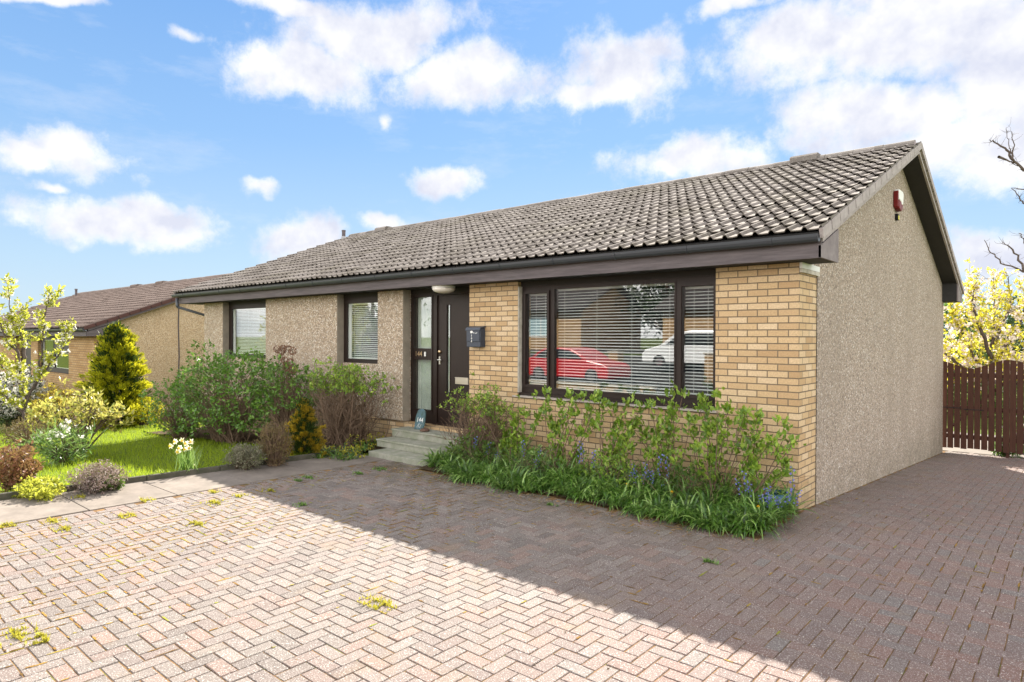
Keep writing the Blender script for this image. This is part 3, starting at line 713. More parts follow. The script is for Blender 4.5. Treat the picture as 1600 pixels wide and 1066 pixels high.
# block paving
V = []; Fc = []
def inside(x, y):
    if x < -5.65 or x > 3.4 or y < -9.55 or y > 10.35: return False
    if y > -1.28 and x < -.0 and x > -4.72 and y < 9.9: return y < -1.28
    if x <= -4.72 and y > -1.06: return False
    if x < .02 and y > -.0: return False
    return True
def blk(x0, x1, y0, y1):
    cx, cy = (x0+x1)/2, (y0+y1)/2
    if not inside(cx, cy): return
    x0 = max(x0, -5.65); y1_ = y1
    if cx < 0 and cy < -1.0 and cx > -4.72: y1_ = min(y1, -1.26)
    if cy > 0: x0 = max(x0, .012)
    if x1-x0 < .02 or y1_-y0 < .02: return
    g = .0022+abs(random.gauss(0, .0010)); b = .0035; h = abs(random.gauss(0, .0015)); hx = random.gauss(0, .008); hy = random.gauss(0, .008); ang = random.gauss(0, .008)
    o = len(V); ca, sa = math.cos(ang), math.sin(ang)
    for (ins, dz_) in ((g, -.03), (g, -.0045), (g+b, 0)):
        for (x, y) in ((x0+ins, y0+ins), (x1-ins, y0+ins), (x1-ins, y1_-ins), (x0+ins, y1_-ins)):
            dx, dy = x-cx, y-cy
            xx, yy = cx+dx*ca-dy*sa, cy+dx*sa+dy*ca
            V.append((xx, yy, gz(xx, yy)+dz_+h+dx*hx+dy*hy))
    for k in range(4):
        kk = (k+1) % 4
        Fc.append((o+k, o+kk, o+4+kk, o+4+k)); Fc.append((o+4+k, o+4+kk, o+8+kk, o+8+k))
    Fc.append((o+8, o+9, o+10, o+11))
u = .1
for a in range(-60, 36):
    for b in range(-98, 106):
        X0, Y0 = a*u+.04, b*u+.03
        if (a+b) % 4 == 0: blk(X0, X0+2*u, Y0, Y0+u)
        if (a+b) % 4 == 2: blk(X0, X0+u, Y0, Y0+2*u)
p = MB(); p.add(V, Fc); tag(p.build('block_paving', M['paver']), kind='structure')
VV = np.array(V).reshape(-1, 12, 3); js = MB(); xy = VV[:, 8:12, :]
for q in xy:
    cx, cy = q[:, 0].mean(), q[:, 1].mean()
    pr = .75*sstep(-1.5, -4.2, cx)*sstep(-.5, -2.5, cy)+.22*sstep(-2.2, -1.3, cy)*(cx < .3)+.05
    if cy > 0: pr = .05
    pr *= .5+.9*math.sin(cx*2.1+1)*math.sin(cy*1.7)+.3
    for k in range(4):
        a, b = q[k], q[(k+1) % 4]
        if random.random() < pr*.85:
            t0 = random.uniform(0, .5); t1 = random.uniform(t0+.2, 1); A = a+(b-a)*t0; B = a+(b-a)*t1; d = (B-A)/np.linalg.norm(B-A); nrm_ = np.array([d[1], -d[0], 0])
            n_ = 4; pts = []
            for j in range(n_+1):
                c_ = A+(B-A)*j/n_+nrm_*.003; w_ = random.uniform(.003, .008)*(0.4 if j in (0, n_) else 1); pts += [c_-nrm_*w_, c_+nrm_*w_+np.array([0, 0, 0])]
            pts = np.array(pts); pts[:, 2] += .0016+np.random.RandomState(int(abs(cx*1e4))).rand(len(pts))*.003
            js.add(pts, [(2*j, 2*j+1, 2*j+3, 2*j+2) for j in range(n_)])
tag(js.build('joint_moss', M['moss']), 'orange brown moss and dirt filling the joints of the block paving', 'moss', kind='stuff')
# path, kerb, soil, beds
p = MB(); y = -9.5; k = 0
while y < -1.1:
    x0 = -6.80+(y+5.5)*.085 if y < 0 else -6.5; ln = .90
    y1 = min(y+ln, -1.07); z = gz(-6, y)
    xl0 = -6.86+(y+5.5)*.085; xl1 = -6.86+(y1+5.5)*.085
    p.prism([(xl0+.01, y+.006), (-5.665, y+.006), (-5.665, y1-.006), (xl1+.01, y1-.006)], 2, -.06, .006+random.uniform(-.004, .004)); y += ln
tag(p.build('path', M['slab'], bevel=.004), kind='structure')
p = MB(); y = -9.5
while y < -1.25:
    y1 = min(y+.91, -1.2); xl0 = -6.86+(y+5.5)*.085; xl1 = -6.86+(y1+5.5)*.085
    dz_ = random.uniform(-.008, .008)
    p.prism([(xl0-.055, y+.004), (xl0+.004, y+.004), (xl1+.004, y1-.004), (xl1-.055, y1-.004)], 2, -.1, .075+dz_); y += .91
tag(p.build('kerb_edging', M['kerb'], bevel=.01), kind='structure')
def mound(x, y): return gz(x, y)+.07*math.exp(-((y+.6)/.45)**2)
p = sheet(np.linspace(-4.74, .03, 30), np.linspace(-1.24, .05, 12), .012, 'soil_bed', M['soil'], mound); tag(p, kind='structure')
p = sheet(np.linspace(-14.5, -6.5, 34), np.linspace(-1.25, .1, 8), .0, 'border_soil', M['soil'], lambda x, y: gz(x, y)+(-.04 if x > -6.55-(-y)*0 and False else 0)-.0+(.0 if y > -2.1 else -.06)); tag(p, kind='structure')
p = sheet([-60, -25, -12, 0, 12, 60], [-17.2, -16, -14, -12, -11.5], .0, 'road', M['asphalt']); tag(p, kind='structure')
p = sheet([-60, -25, -12, 0, 12, 60], [-11.48, -10, -9.62], .03, 'pavement', M['slab']); tag(p, kind='structure')
p = sheet(list(np.arange(-40, 12, 2.0)), [-27.5, -25, -23, -21.5, -20, -18.5, -17.21], .0, 'paved_forecourt', M['asphalt']); tag(p, kind='structure')
p = sheet([-3, 0, 3, 6], [10.5, 11.5, 12.5, 14.5], .0, 'rear_path', M['slab']); tag(p, kind='structure')

# lawn grass
N = 90000
x = RNG.uniform(-21, -6.9, N); y = RNG.uniform(-8.5, .8, N)
keep = (x < -6.95+(y+5.5)*.085) & ~((y > -1.25) & (x > -14.3)) & (RNG.uniform(size=N) < np.clip(1.3-(-x-7)/14, .35, 1))
x = x[keep]; y = y[keep]; z = np.array([gz(a, b) for a, b in zip(x, y)])-.05
base = np.stack([x, y, z], 1); n = len(x); d = rdir(n, 1.8)
p = MB(); blades(p, base, d, RNG.uniform(.06, .11, n), .0045, .35, 2)
N2 = 2500; yy = RNG.uniform(-8, -1.6, N2); xx = -6.93+(yy+5.5)*.085-np.abs(RNG.normal(size=N2)*.05)
b2 = np.stack([xx, yy, np.full(N2, -.02)], 1); blades(p, b2, rdir(N2, 1.3), RNG.uniform(.08, .18, N2), .006, .5, 3)
tag(p.build('lawn_grass', L['grass']), 'short sunlit green lawn grass between the path kerb and the borders', 'grass', kind='stuff')

# ================================================================== GATE
t = empty('timber_gate', (.7, 10, -.6), 'dark brown slatted timber gate with scalloped top closing off the drive', 'gate')
top = [(-.1, 1.40), (-.05, 1.38), (.09, 1.34), (.25, 1.28), (.5, 1.2), (.65, 1.25), (.82, 1.32), (1.11, 1.43), (1.31, 1.40), (1.6, 1.32), (1.85, 1.22), (2.1, 1.3), (2.5, 1.42), (3, 1.36)]
tx = np.array([a for a, b in top]); tz = np.array([b for a, b in top])
p = MB(); x = -.04; k = 0
while x < 2.9:
    w_ = .108; gap = .015+random.uniform(-.005, .006)
    if abs(x-1.05) < .06: gap = .006
    za, zb = np.interp(x, tx, tz), np.interp(x+w_, tx, tz)
    zlo = -.54+random.uniform(-.015, .015)
    p.prism([(x, zlo), (x+w_, zlo), (x+w_, zb), (x, za)], 1, 9.99, 10.01); x += w_+gap
p.build('gate_boards', M['gatew'], t)
for z in (-.33, .3, 1.02):
    for a, b in ((-.05, 1.13), (1.16, 2.9)):
        p = MB(); p.box(a, b, 10.012, 10.055, z, z+.09); p.build('rail', M['gatew'], t)
p = MB(); p.tube([(0.0, 10.035, -.25), (1.1, 10.035, .95)], .028, 4); p.build('brace', M['gatew'], t)
p = MB(); p.box(1.12, 1.17, 10.06, 10.15, -.7, 1.3); p.build('post', M['gatew'], t)
p = MB(); p.box(-.02, .34, 9.982, 9.989, .33, .355); p.box(.38, .74, 9.982, 9.989, .31, .335); p.build('hinge_strap', M['brown'], t)

# ================================================================== PLANTS
def clusters(mb, tips, dirs, nl, ln, wd, spread=.9, mi=0, out=.4):
    """a tuft of leaves around every twig tip"""
    n = len(tips); P = np.repeat(tips, nl, 0); D = np.repeat(dirs, nl, 0)
    D = norm(D*out+rdir(n*nl)*spread+np.array([0, 0, .25])); P = P+RNG.normal(size=P.shape)*ln*.35
    s = RNG.uniform(.6, 1.25, n*nl); leaves(mb, P, D, ln*s, wd*s, mi)
def ell(n, c, r, shell=.55, zmin=-.9):
    d = rdir(int(n*2.2)); rr = RNG.uniform(shell**3, 1, len(d))**(1/3)
    q = d*rr[:, None]; q = q[q[:, 2] > zmin][:n]
    # lumpy outline
    lump = 1+.17*np.sin(q[:, 0]*5+c[0]*3)*np.cos(q[:, 1]*6+c[1])+.12*np.sin(q[:, 2]*9+c[0]+q[:, 0]*4)+.09*np.sin(q[:, 0]*13+q[:, 2]*7)
    lump = lump*np.where(RNG.uniform(size=len(q)) < .07, RNG.uniform(1.08, 1.3, len(q)), 1)
    return np.array(c)+q*np.array(r)*lump[:, None], norm(q/np.array(r)*min(r))
def shrub(name, label, cat, base, r, h, leafm, ntips, nl, ln, wd, barkm=M['bark'], stems=12, shell=.5, extra=None, zmin=-.8, srad=.009, cz=None, group=None, tipsub=1.0):
    base = np.array(base, float); o = empty(name, base, label, cat, group)
    c = base+np.array([0, 0, h*.52 if cz is None else cz])
    tips, dirs = ell(ntips, c, (r[0], r[1], h*.5), shell, zmin)
    tips = tips[tips[:, 2] > base[2]+.02]; dirs = dirs[:len(tips)]
    mb = MB(); clusters(mb, tips, dirs, nl, ln, wd)
    st = MB()
    pick = RNG.choice(len(tips), min(stems*6, len(tips)), replace=False)
    mains = [base+np.array([RNG.normal()*r[0]*.15, RNG.normal()*r[1]*.15, 0]) for _ in range(stems)]
    for j, i in enumerate(pick):
        st.tube(curve(mains[j % stems], tips[i], .10, 5, .06), np.linspace(srad, srad*.35, 5), 4, cap=False)
    fo = mb.build('foliage', leafm, o); st.build('branches', barkm, o)
    if extra: extra(o, tips, dirs, base)
    return o
def along(px, py, D=None): return onG(px, py)

# --- big hydrangea mass left of the windows
b = onG(372, 694)
def dried(o, tips, dirs, base):
    st = MB()
    for i in range(9):
        mb = MB(); q = onY(RNG.uniform(424, 462), RNG.uniform(536, 580), -.85); d = rdir(60); leaves(mb, q+d*.05, d, .035, .03); mb.build('dried_flower_head', L['dry'], o)
        st.tube(curve(base+np.array([0, 0, .3]), q, .05, 5, .03), .006, 4)
    st.build('flower_stems', M['twig'], o)
pb = np.array([-10.35, -1.2, gz(-10.35, -1.2)])
shrub('green_shrub', 'large rounded green leafy shrub in front of the narrow window nearest the far corner', 'shrub', pb, (1.5, 1.0), 1.8, L['hyd'], 1150, 6, .072, .04, M['twig'], 60, .40, srad=.006, zmin=-.72)
pb2 = np.array([-8.9, -.75, gz(-8.9, -.75)])
shrub('hydrangea', 'green hydrangea with brown dried flower heads standing above its leaves', 'shrub', pb2, (.8, .5), 1.5, L['hyd'], 260, 6, .07, .04, M['twig'], 60, .45, extra=dried, srad=.007, zmin=-.2)
# low outskirts of the big shrub spreading to the left
shrub('green_shrub', 'low sprawling green shrub at the left foot of the large rounded shrub', 'shrub', (-12.1, -1.4, gz(-12.3, -1.4)), (1.05, .7), 1.25, L['hyd'], 420, 6, .06, .034, M['twig'], 40, .35, srad=.006, zmin=-.8)

# --- twiggy shrub under the second window
def twiggy(name, label, base, spread, h, n, leafm, top, seed=1, ln=.06, twm=M['twig'], sy=.55):
    base = np.array(base, float); o = empty(name, base, label, 'shrub'); st = MB(); tips = []
    for i in range(n):
        a = RNG.uniform(-1, 1); bq = base+np.array([RNG.normal()*spread*.22, RNG.normal()*.10, 0]); hh = h*RNG.uniform(.35, 1.0)
        tp = base+np.array([a*spread*(1.0 if hh < h*.75 else .85)+RNG.normal()*.13, RNG.normal()*.28*sy-.05, hh*(1-.16*a*a)]); c = curve(bq, tp, .04, 6, .11)
        st.tube(c, np.linspace(.009, .003, 6), 4, cap=False); tips.append(tp)
        for k in range(5):
            s = c[RNG.integers(1, 6)]; e = s+np.array([RNG.normal()*.17, RNG.normal()*.1, RNG.uniform(.05, .28)]); st.tube(curve(s, e, 0, 3, .08), [.004, .003, .002], 3, cap=False)
            if e[2] > base[2]+h*.72: tips.append(e)
    st.build('twigs', twm, o)
    tips = np.array(tips); tips = tips[tips[:, 2]-base[2] > h*(top-RNG.exponential(.07, len(tips)))]
    mb = MB(); clusters(mb, tips, np.tile([0, 0, 1.], (len(tips), 1)), 8, ln, ln*.55); mb.build('foliage', leafm, o)
    return o
twiggy('twiggy_shrub', 'brown twiggy shrub with green leaves only along its top, under the window beside the door', (-7.35, -.62, 0), .98, 1.3, 190, L['bed'], .72)
tw = twiggy('twiggy_shrub', 'half bare twiggy shrub beside the front door step with few yellow green leaves', (-4.25, -.42, .03), .42, 1.0, 110, L['bed'], .55, ln=.045)

# --- conifers
def conifer(name, label, base, rad, h, m_out, m_in, n, ln, wd, sharp=.75):
    base = np.array(base, float); o = empty(name, base, label, 'conifer'); 
    tr = MB(); tr.tube([base, base+np.array([0, 0, h*.9])], [rad*.09, rad*.02], 7); tr.build('trunk', M['bark'], o)
    def pts(n, inner):
        z = RNG.uniform(0.02, 1, n)**1.1; th = RNG.uniform(0, 2*math.pi, n)
        prof = np.where(z < .22, .72+z*1.2, 1.0*(1-np.clip((z-.22)/.78, 0, 1)**1.35)**sharp)
        lump = 1+.20*np.sin(th*4+z*9)+.17*np.sin(th*9-z*27+1)+.10*np.sin(th*15+z*41)
        r = rad*prof*lump*(RNG.uniform(.2, .75, n) if inner else RNG.uniform(.72, 1.06, n))
        P = base+np.stack([r*np.cos(th), r*np.sin(th), z*h], 1)
        D = norm(np.stack([np.cos(th), np.sin(th), np.full(n, 1.0)], 1)); return P, D
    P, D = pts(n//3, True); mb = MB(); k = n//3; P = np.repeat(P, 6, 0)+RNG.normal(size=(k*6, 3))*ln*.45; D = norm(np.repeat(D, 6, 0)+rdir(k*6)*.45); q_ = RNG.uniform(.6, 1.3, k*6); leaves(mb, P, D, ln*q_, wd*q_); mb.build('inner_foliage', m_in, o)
    nb = n//16; T, D = pts(nb, False); m = 90; out = RNG.uniform(.92, 1.10, nb)
    ax = np.stack([np.full(nb, base[0]), np.full(nb, base[1]), T[:, 2]-.25*rad], 1); T = ax+(T-ax)*out[:, None]
    u_ = RNG.uniform(.55, 1.02, (nb, m))**.7; Pp = ax[:, None]+(T-ax)[:, None]*u_[..., None]+RNG.normal(size=(nb, m, 3))*rad*.13*(1.25-u_)[..., None]
    Dd = norm(np.repeat(norm(T-ax), m, 0)+np.array([0, 0, .55])+rdir(nb*m)*.55); q_ = RNG.uniform(.5, 1.1, nb*m); mb = MB(); leaves(mb, Pp.reshape(-1, 3), Dd, ln*.8*q_, wd*.8*q_); mb.build('foliage', m_out, o)
    return o
cb = np.array([-15.9, -.9, gz(-15.9, -.9)])
q = onY(182, 655, -.9); cb = np.array([q[0], -.9, gz(q[0], -.9)])
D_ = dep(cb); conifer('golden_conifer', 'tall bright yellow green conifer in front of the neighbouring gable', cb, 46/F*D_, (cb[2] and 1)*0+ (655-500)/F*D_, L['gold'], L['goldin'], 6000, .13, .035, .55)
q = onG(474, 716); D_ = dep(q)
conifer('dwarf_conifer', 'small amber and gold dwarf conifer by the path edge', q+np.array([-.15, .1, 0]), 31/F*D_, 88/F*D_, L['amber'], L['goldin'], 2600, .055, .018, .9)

def gshrub(px, py, wpx, hpx, name, label, leafm, ntips, nl, ln, wd, cat='shrub', dx=0, **kw):
    q = onG(px, py); D = dep(q); rr = wpx/2/F*D; sy = kw.pop('sy', .8)
    return shrub(name, label, cat, q, (rr, rr*sy), hpx/F*D, leafm, ntips, nl, ln, wd, **kw)
# heather at kerb, red brown shrub, etc.
gshrub(153, 768, 84, 42, 'heather', 'clipped heather mound with faded pinkish tips by the kerb', L['heath'], 900, 6, .03, .012, cat='heather', shell=.2, zmin=-.95)
gshrub(168, 766, 60, 22, 'ivy_patch', 'small green ivy clump spilling over the kerb below the heather', L['mid'], 130, 6, .04, .035, cat='ivy', shell=.2, zmin=-.95)
gshrub(22, 768, 110, 70, 'red_leaved_shrub', 'red and brown leaved low shrub at the left end of the kerb', L['redb'], 520, 6, .05, .028, shell=.3, zmin=-.9, sy=.5)
gshrub(62, 776, 120, 24, 'groundcover_plant', 'yellow green ground cover plant spreading along the kerb', L['yg'], 420, 6, .04, .03, cat='plant', shell=.2, zmin=-.95, sy=.5)
gshrub(383, 733, 66, 38, 'grey_shrub', 'low mounded grey green shrub spilling against the kerb', L['grey'], 700, 6, .032, .012, shell=.2, zmin=-.95)
gshrub(428, 728, 62, 66, 'dry_heather', 'upright straw coloured dry heather beside the dwarf conifer', L['brownl'], 420, 7, .045, .010, cat='heather', shell=.3, zmin=-.9, stems=30, barkm=M['twig'])
q0 = onG(540, 714); o = empty('strap_leaf_plant', q0, 'loose clump of green strap leaves and weeds between the dwarf conifer and the steps', 'plant'); mb = MB(); mb2 = MB()
for (px, py) in ((512, 708), (524, 712), (538, 708), (552, 712), (566, 704), (578, 700), (530, 718), (548, 718), (586, 694), (560, 696), (500, 716)):
    q = onG(px, py); k = 22; th = RNG.uniform(0, 6.28, k); d = norm(np.stack([np.cos(th)*.8, np.sin(th)*.8, RNG.uniform(.3, 1.3, k)], 1)); blades(mb, np.tile(q, (k, 1))+RNG.normal(size=(k, 3))*np.array([.04, .04, 0]), d, RNG.uniform(.14, .32, k), .018, .8, 4)
    tp = np.tile(q, (7, 1))+np.abs(RNG.normal(size=(7, 3)))*np.array([.08, .08, .1]); clusters(mb2, tp, np.tile([0, 0, 1.], (7, 1)), 5, .045, .025)
mb.build('strap_leaves', L['strap'], o); mb2.build('small_leaves', L['weed'], o)
# open rhododendron with visible stems
def open_shrub(name, label, basep, tippx, D, leafm, ln, wd, per, barkm, srad=.02, cat='shrub', nl=7, spr=.16, blossom=None):
    base = np.array(basep, float); o = empty(name, base, label, cat); st = MB(); tips = []
    for (px, py, dd) in tippx:
        tp = atD(px, py, D+dd); c = curve(base, tp, .06, 7, .05); st.tube(c, np.linspace(srad, srad*.3, 7), 5, cap=False)
        for k in range(per):
            s = c[RNG.integers(3, 7)]; e = tp*.6+s*.4+RNG.normal(size=3)*spr*np.array([1, 1, .6]); tips.append(e); st.tube(curve(s, e, .05, 4, .05), np.linspace(srad*.3, .003, 4), 3, cap=False)
    st.build('branches', barkm, o); tips = np.array(tips)
    mb = MB(); clusters(mb, tips, np.tile([0, 0, 1.], (len(tips), 1)), nl, ln, wd); mb.build('foliage', leafm, o)
    if blossom:
        m, fr, bl = blossom; sel = tips[RNG.uniform(size=len(tips)) < fr]; mb = MB(); clusters(mb, sel+RNG.normal(size=sel.shape)*.03, np.tile([0, 0, 1.], (len(sel), 1)), 9, bl, bl, 1.2); mb.build('blossom', m, o)
    return o
q = onG(128, 712); D_ = dep(q)
open_shrub('rhododendron', 'open branched rhododendron with pale yellow green leaves above a bare forked trunk', q, [(80+22*k, 625+8*math.sin(k*2)+abs(k-2)*5, random.uniform(-.35, .35)) for k in range(6)]+[(60, 660, 0), (185, 655, .1), (150, 640, -.3), (110, 640, .3), (95, 660, .2)], D_, L['rhodo'], .10, .045, 13, M['bark'], .02, spr=.17)
q = onG(92, 722); gshrub(95, 722, 92, 52, 'daffodil_clump', 'clump of green spiky leaves with white flowers below the rhododendron', L['strap'], 160, 7, .16, .018, cat='flowers', shell=.1, zmin=-.95,
    extra=lambda o, tips, dirs, base: [(lambda mb: (clusters(mb, tt[None]+np.array([0, 0, .08]), np.array([[0, 0, 1.]]), 9, .05, .035, 1.2), mb.build('flower', L['white'], o)))(MB()) for tt in tips[tips[:, 2] > base[2]+.25][:22]])
gshrub(40, 705, 70, 50, 'dry_perennial', 'pale brown dry perennial stems behind the red leaved shrub', L['brownl'], 380, 6, .06, .015, cat='plant', shell=.2, barkm=M['twig'])
gshrub(85, 668, 90, 62, 'azalea', 'orange and yellow leaved azalea behind the rhododendron', L['orange'], 620, 6, .07, .03, shell=.35)
gshrub(28, 668, 110, 86, 'white_blossom_shrub', 'dense shrub covered in white blossom at the left edge', L['dark'], 700, 6, .08, .04, shell=.3,
    extra=lambda o, tips, dirs, base: (lambda mb: (clusters(mb, tips[tips[:, 2] > base[2]+.35], dirs[tips[:, 2] > base[2]+.35], 12, .055, .045, 1.2), mb.build('blossom', L['white'], o)))(MB()))
gshrub(225, 664, 76, 40, 'yellow_shrub', 'low bright yellow shrub at the foot of the tall conifer', L['gold'], 480, 6, .06, .025, shell=.3)
gshrub(100, 628, 80, 50, 'brown_shrub', 'brownish bare looking shrub under the neighbouring window', L['brownl'], 360, 6, .09, .03, shell=.3, stems=20)
gshrub(134, 626, 36, 84, 'tall_yellow_shrub', 'slender yellow green shrub growing against the neighbouring brick corner', L['yg'], 260, 6, .09, .05, shell=.2)
# strap-leaved phormium
q = onG(236, 656); o = empty('phormium', q, 'spiky yellow strap leaved phormium beside the yellow shrub', 'plant'); mb = MB()
n = 70; th = RNG.uniform(0, 6.28, n); d = norm(np.stack([np.cos(th)*.7, np.sin(th)*.7, RNG.uniform(.4, 1.6, n)], 1)); blades(mb, np.tile(q, (n, 1))+RNG.normal(size=(n, 3))*np.array([.06, .06, 0]), d, RNG.uniform(.5, .95, n), .045, .55, 5); mb.build('leaves', L['yg'], o)
# bare twigs by gable
q = onG(238, 634); o = twiggy('bare_shrub', 'leafless reddish twiggy shrub against the ochre pebbledash gable', q+np.array([-.5, .6, 0]), .6, 1.1, 22, L['redb'], .93, ln=.03)

# daffodils
q = onG(293, 740); o = empty('daffodils', q, 'clump of pale yellow daffodils in flower on the lawn by the kerb', 'flowers')
mb = MB(); n = 70; blades(mb, np.tile(q, (n, 1))+RNG.normal(size=(n, 3))*np.array([.07, .05, 0]), rdir(n, 2.0), RNG.uniform(.25, .42, n), .013, .25, 4); mb.build('leaves', L['strap'], o)
st = MB()
for (px, py) in ((267, 697), (274, 690), (281, 700), (285, 688), (291, 693), (296, 700), (299, 690), (278, 706), (304, 729), (290, 702)):
    pe = MB(); cu = MB(); tp = atD(px, py, dep(q)+RNG.normal()*.06); st.tube(curve(q, tp, 0, 5, .03), .004, 4)
    th = np.arange(6)*math.pi/3; fd = norm(np.array([.5+RNG.normal()*.4, -.8, .1])); a_ = norm(np.cross(fd, [0, 0, 1.])); b_ = np.cross(fd, a_)
    dd_ = np.cos(th)[:, None]*a_+np.sin(th)[:, None]*b_; leaves(pe, np.tile(tp, (6, 1)), dd_, .045, .035, 0, .1)
    cu.lathe((0, 0, 0), [(.008, 0), (.013, .018), (.018, .024)], 8); cu.v[-1] = cu.v[-1]@np.array([a_, b_, fd])+tp; fl_ = pe.build('flower', L['daff'], o); cu.build('trumpet', L['dafc'], fl_)
st.build('stems', L['strap'], o)

# --- front bed under the big window
plants = [((800, 738), [(782, 662), (804, 655), (823, 650), (842, 654), (790, 690), (815, 684)], 'leafy shrub with yellow green tips nearest the door in the front bed'),
          ((872, 748), [(854.5, 615), (891.6, 617), (910, 621), (875, 634), (900, 650), (862, 668), (930, 625)], 'tall leafy shrub beneath the left pane of the big window'),
          ((955, 762), [(937, 619), (958, 640), (980, 630), (1000, 640), (968, 665), (990, 668)], 'open leafy shrub below the middle of the big window sill'),
          ((1040, 775), [(1017, 634), (995, 658), (1048, 615), (1036, 660), (1067, 617), (1010, 680)], 'leafy shrub whose top covers the sill below the right mullion'),
          ((1112, 785), [(1096, 625), (1120, 619), (1085, 654), (1137, 640), (1164, 648), (1105, 670)], 'upright leafy shrub at the right end of the big window'),
          ((1150, 792), [(1184, 650), (1230, 667), (1226, 724), (1180, 690), (1205, 690)], 'sparse leafy shrub leaning right towards the brick corner')]
for (bp, tps, lab) in plants:
    q = onY(bp[0], bp[1], -.55); q[2] = mound(q[0], -.55); o = empty('leafy_shrub', q, lab, 'shrub', 'leafy shrubs along the front wall bed')
    st = MB(); lf = MB(); tips = []
    for (px, py) in tps:
        for rep in range(2):
            yy = -.42+RNG.normal()*.07; tp = onY(px+(RNG.normal()*9 if rep else 0), py+(abs(RNG.normal())*26+8 if rep else 0), yy)
            c = curve(q+np.array([RNG.normal()*.05, RNG.normal()*.05, -.02]), tp, .0, 9, .035); st.tube(c, np.linspace(.0085, .0028, 9), 5, cap=False)
            for k in range(3, 9):
                if RNG.uniform() < (.25 if k < 5 else .8): tips.append(c[k]+RNG.normal(size=3)*.012)
                if RNG.uniform() < .28:
                    e = c[k]+np.array([RNG.normal()*.07, RNG.normal()*.06, RNG.uniform(.02, .1)]); st.tube([c[k], e], [.003, .002], 3, cap=False); tips.append(e)
            tips.append(tp); tips.append(tp+RNG.normal(size=3)*.01)
    tips = np.array(tips); clusters(lf, tips, np.tile([0, -.2, 1.], (len(tips), 1)), 8, .072, .040, .8, out=.75)
    lf.build('foliage', L['bed'], o); st.build('stems', M['twig'], o)
# bluebell strap leaves: one carpet of leaves, and flower spikes
mb = MB(); n = 0; bases = []
for i in range(560):
    x = RNG.uniform(-4.75, .03); edge = -1.25+.09*math.sin(x*2.3)+.06*math.sin(x*7)+.05*math.sin(x*17)+(.12 if x < -4.4 else 0)+(max(0, x+.3)*.5); y = RNG.uniform(edge+.02, -.25) if RNG.uniform() < .62 else RNG.uniform(edge, edge+.3)
    bases.append((x, y, mound(x, y)+.01))
for (x, y, z) in bases:
    k = int(RNG.integers(9, 26)); big = RNG.uniform(.6, 1.15)*(1+.5*min(1, max(0, (y+1.1)/.5))); th = RNG.uniform(0, 6.28, k); d = norm(np.stack([np.cos(th)*.8+RNG.normal()*.25, np.sin(th)*.8-.3, RNG.uniform(.4, 1.6, k)], 1))
    blades(mb, np.tile([x, y, z], (k, 1))+RNG.normal(size=(k, 3))*np.array([.02, .02, 0]), d, RNG.uniform(.16, .34, k)*big, .021, RNG.uniform(.45, 1.0), 5)
tag(mb.build('bluebell_leaves', L['strap']), 'carpet of glossy green strap leaves spilling from the front bed onto the drive', 'ground cover', kind='stuff')
proto = None
spots = [(onY(px, py, -.75)) for (px, py) in ((742, 700), (760, 694), (778, 716), (820, 690), (838, 705), (842, 722), (905, 700), (912, 694), (928, 706), (984, 738), (996, 730), (1004, 742), (1012, 728), (1022, 738), (1034, 748), (990, 752), (1168, 742), (1172, 760), (1160, 752), (1236, 735), (1195, 762), (1204, 770), (1212, 778), (1222, 782), (1226, 768), (1190, 775), (1045, 716), (1030, 712), (780, 735), (1240, 770), (1216, 790), (1200, 785))]
for i, s in enumerate(spots):
    gz0 = mound(s[0], -.75)
    if proto is None:
        o = empty('bluebell', (s[0], -.75, gz0), 'slender bluebell spike', 'flower', 'bluebell spikes among the strap leaves'); st = MB(); fl = MB()
        b0 = np.array([s[0], -.75, gz0]); c = curve(b0, b0+np.array([.03, -.03, .42]), 0, 6, .02); c[-1, 0] += .02; st.tube(c, .0035, 4)
        for k in range(9):
            pt = c[3]+(c[5]-c[3])*k/8*1.0; a = k*2.4; dv = norm(np.array([math.cos(a), math.sin(a), -.5])); th = np.arange(5)*1.2566
            sd = norm(np.cross(dv, [0, 0, 1.])); up = np.cross(dv, sd)
            leaves(fl, np.tile(pt+dv*.008, (5, 1)), norm(dv*1.0+.45*(np.cos(th)[:, None]*sd+np.sin(th)[:, None]*up)), .024, .013)
        st.build('stem', L['strap'], o); fl.build('bells', L['blue'], o); proto = o
    else:
        o = copy_tree(proto); o.location = (s[0], -.75, gz0); o.rotation_euler.z = RNG.uniform(0, 6.28); sc_ = (s[2]-gz0+.03)/.42; o.scale = (1, 1, min(1.5, max(.55, sc_)))
    o['label'] = 'violet blue bluebell spike among the green strap leaves of the front bed'
# mixed undergrowth and dead twigs in the bed
for (x0, lab, lm, ln, wd, n) in ((-4.1, 'low leafy undergrowth among bluebells at the door end of the bed', 'mid', .06, .03, 90), (-3.0, 'ferny undergrowth in front of the wall below the left window pane', 'strap', .05, .014, 120), (-1.9, 'low leafy undergrowth below the middle of the window sill', 'bed', .05, .03, 90), (-.9, 'tangled dark undergrowth below the right window pane', 'mid', .06, .03, 100)):
    yb = -.72+.1*math.sin(x0*5); shrub('undergrowth_plant', lab, 'plant', (x0, yb, mound(x0, yb)), (.42, .28), .42, L[lm], n, 6, ln, wd, M['twig'], 10, .25, srad=.004, zmin=-.8)
for i in range(90):
    x = RNG.uniform(-4.6, -.2); y = RNG.uniform(-.95, -.3); a = np.array([x, y, mound(x, y)]); b = a+np.array([RNG.normal()*.28, RNG.normal()*.12, RNG.uniform(.15, .55)])
    if i == 0: dt = MB()
    dt.tube(curve(a, b, .05, 5, .08), np.linspace(.004, .0015, 5), 3, cap=False)
tag(dt.build('dead_twigs', M['twig']), 'thin brown dead twigs tangled through the plants of the front bed', 'twigs', kind='stuff')
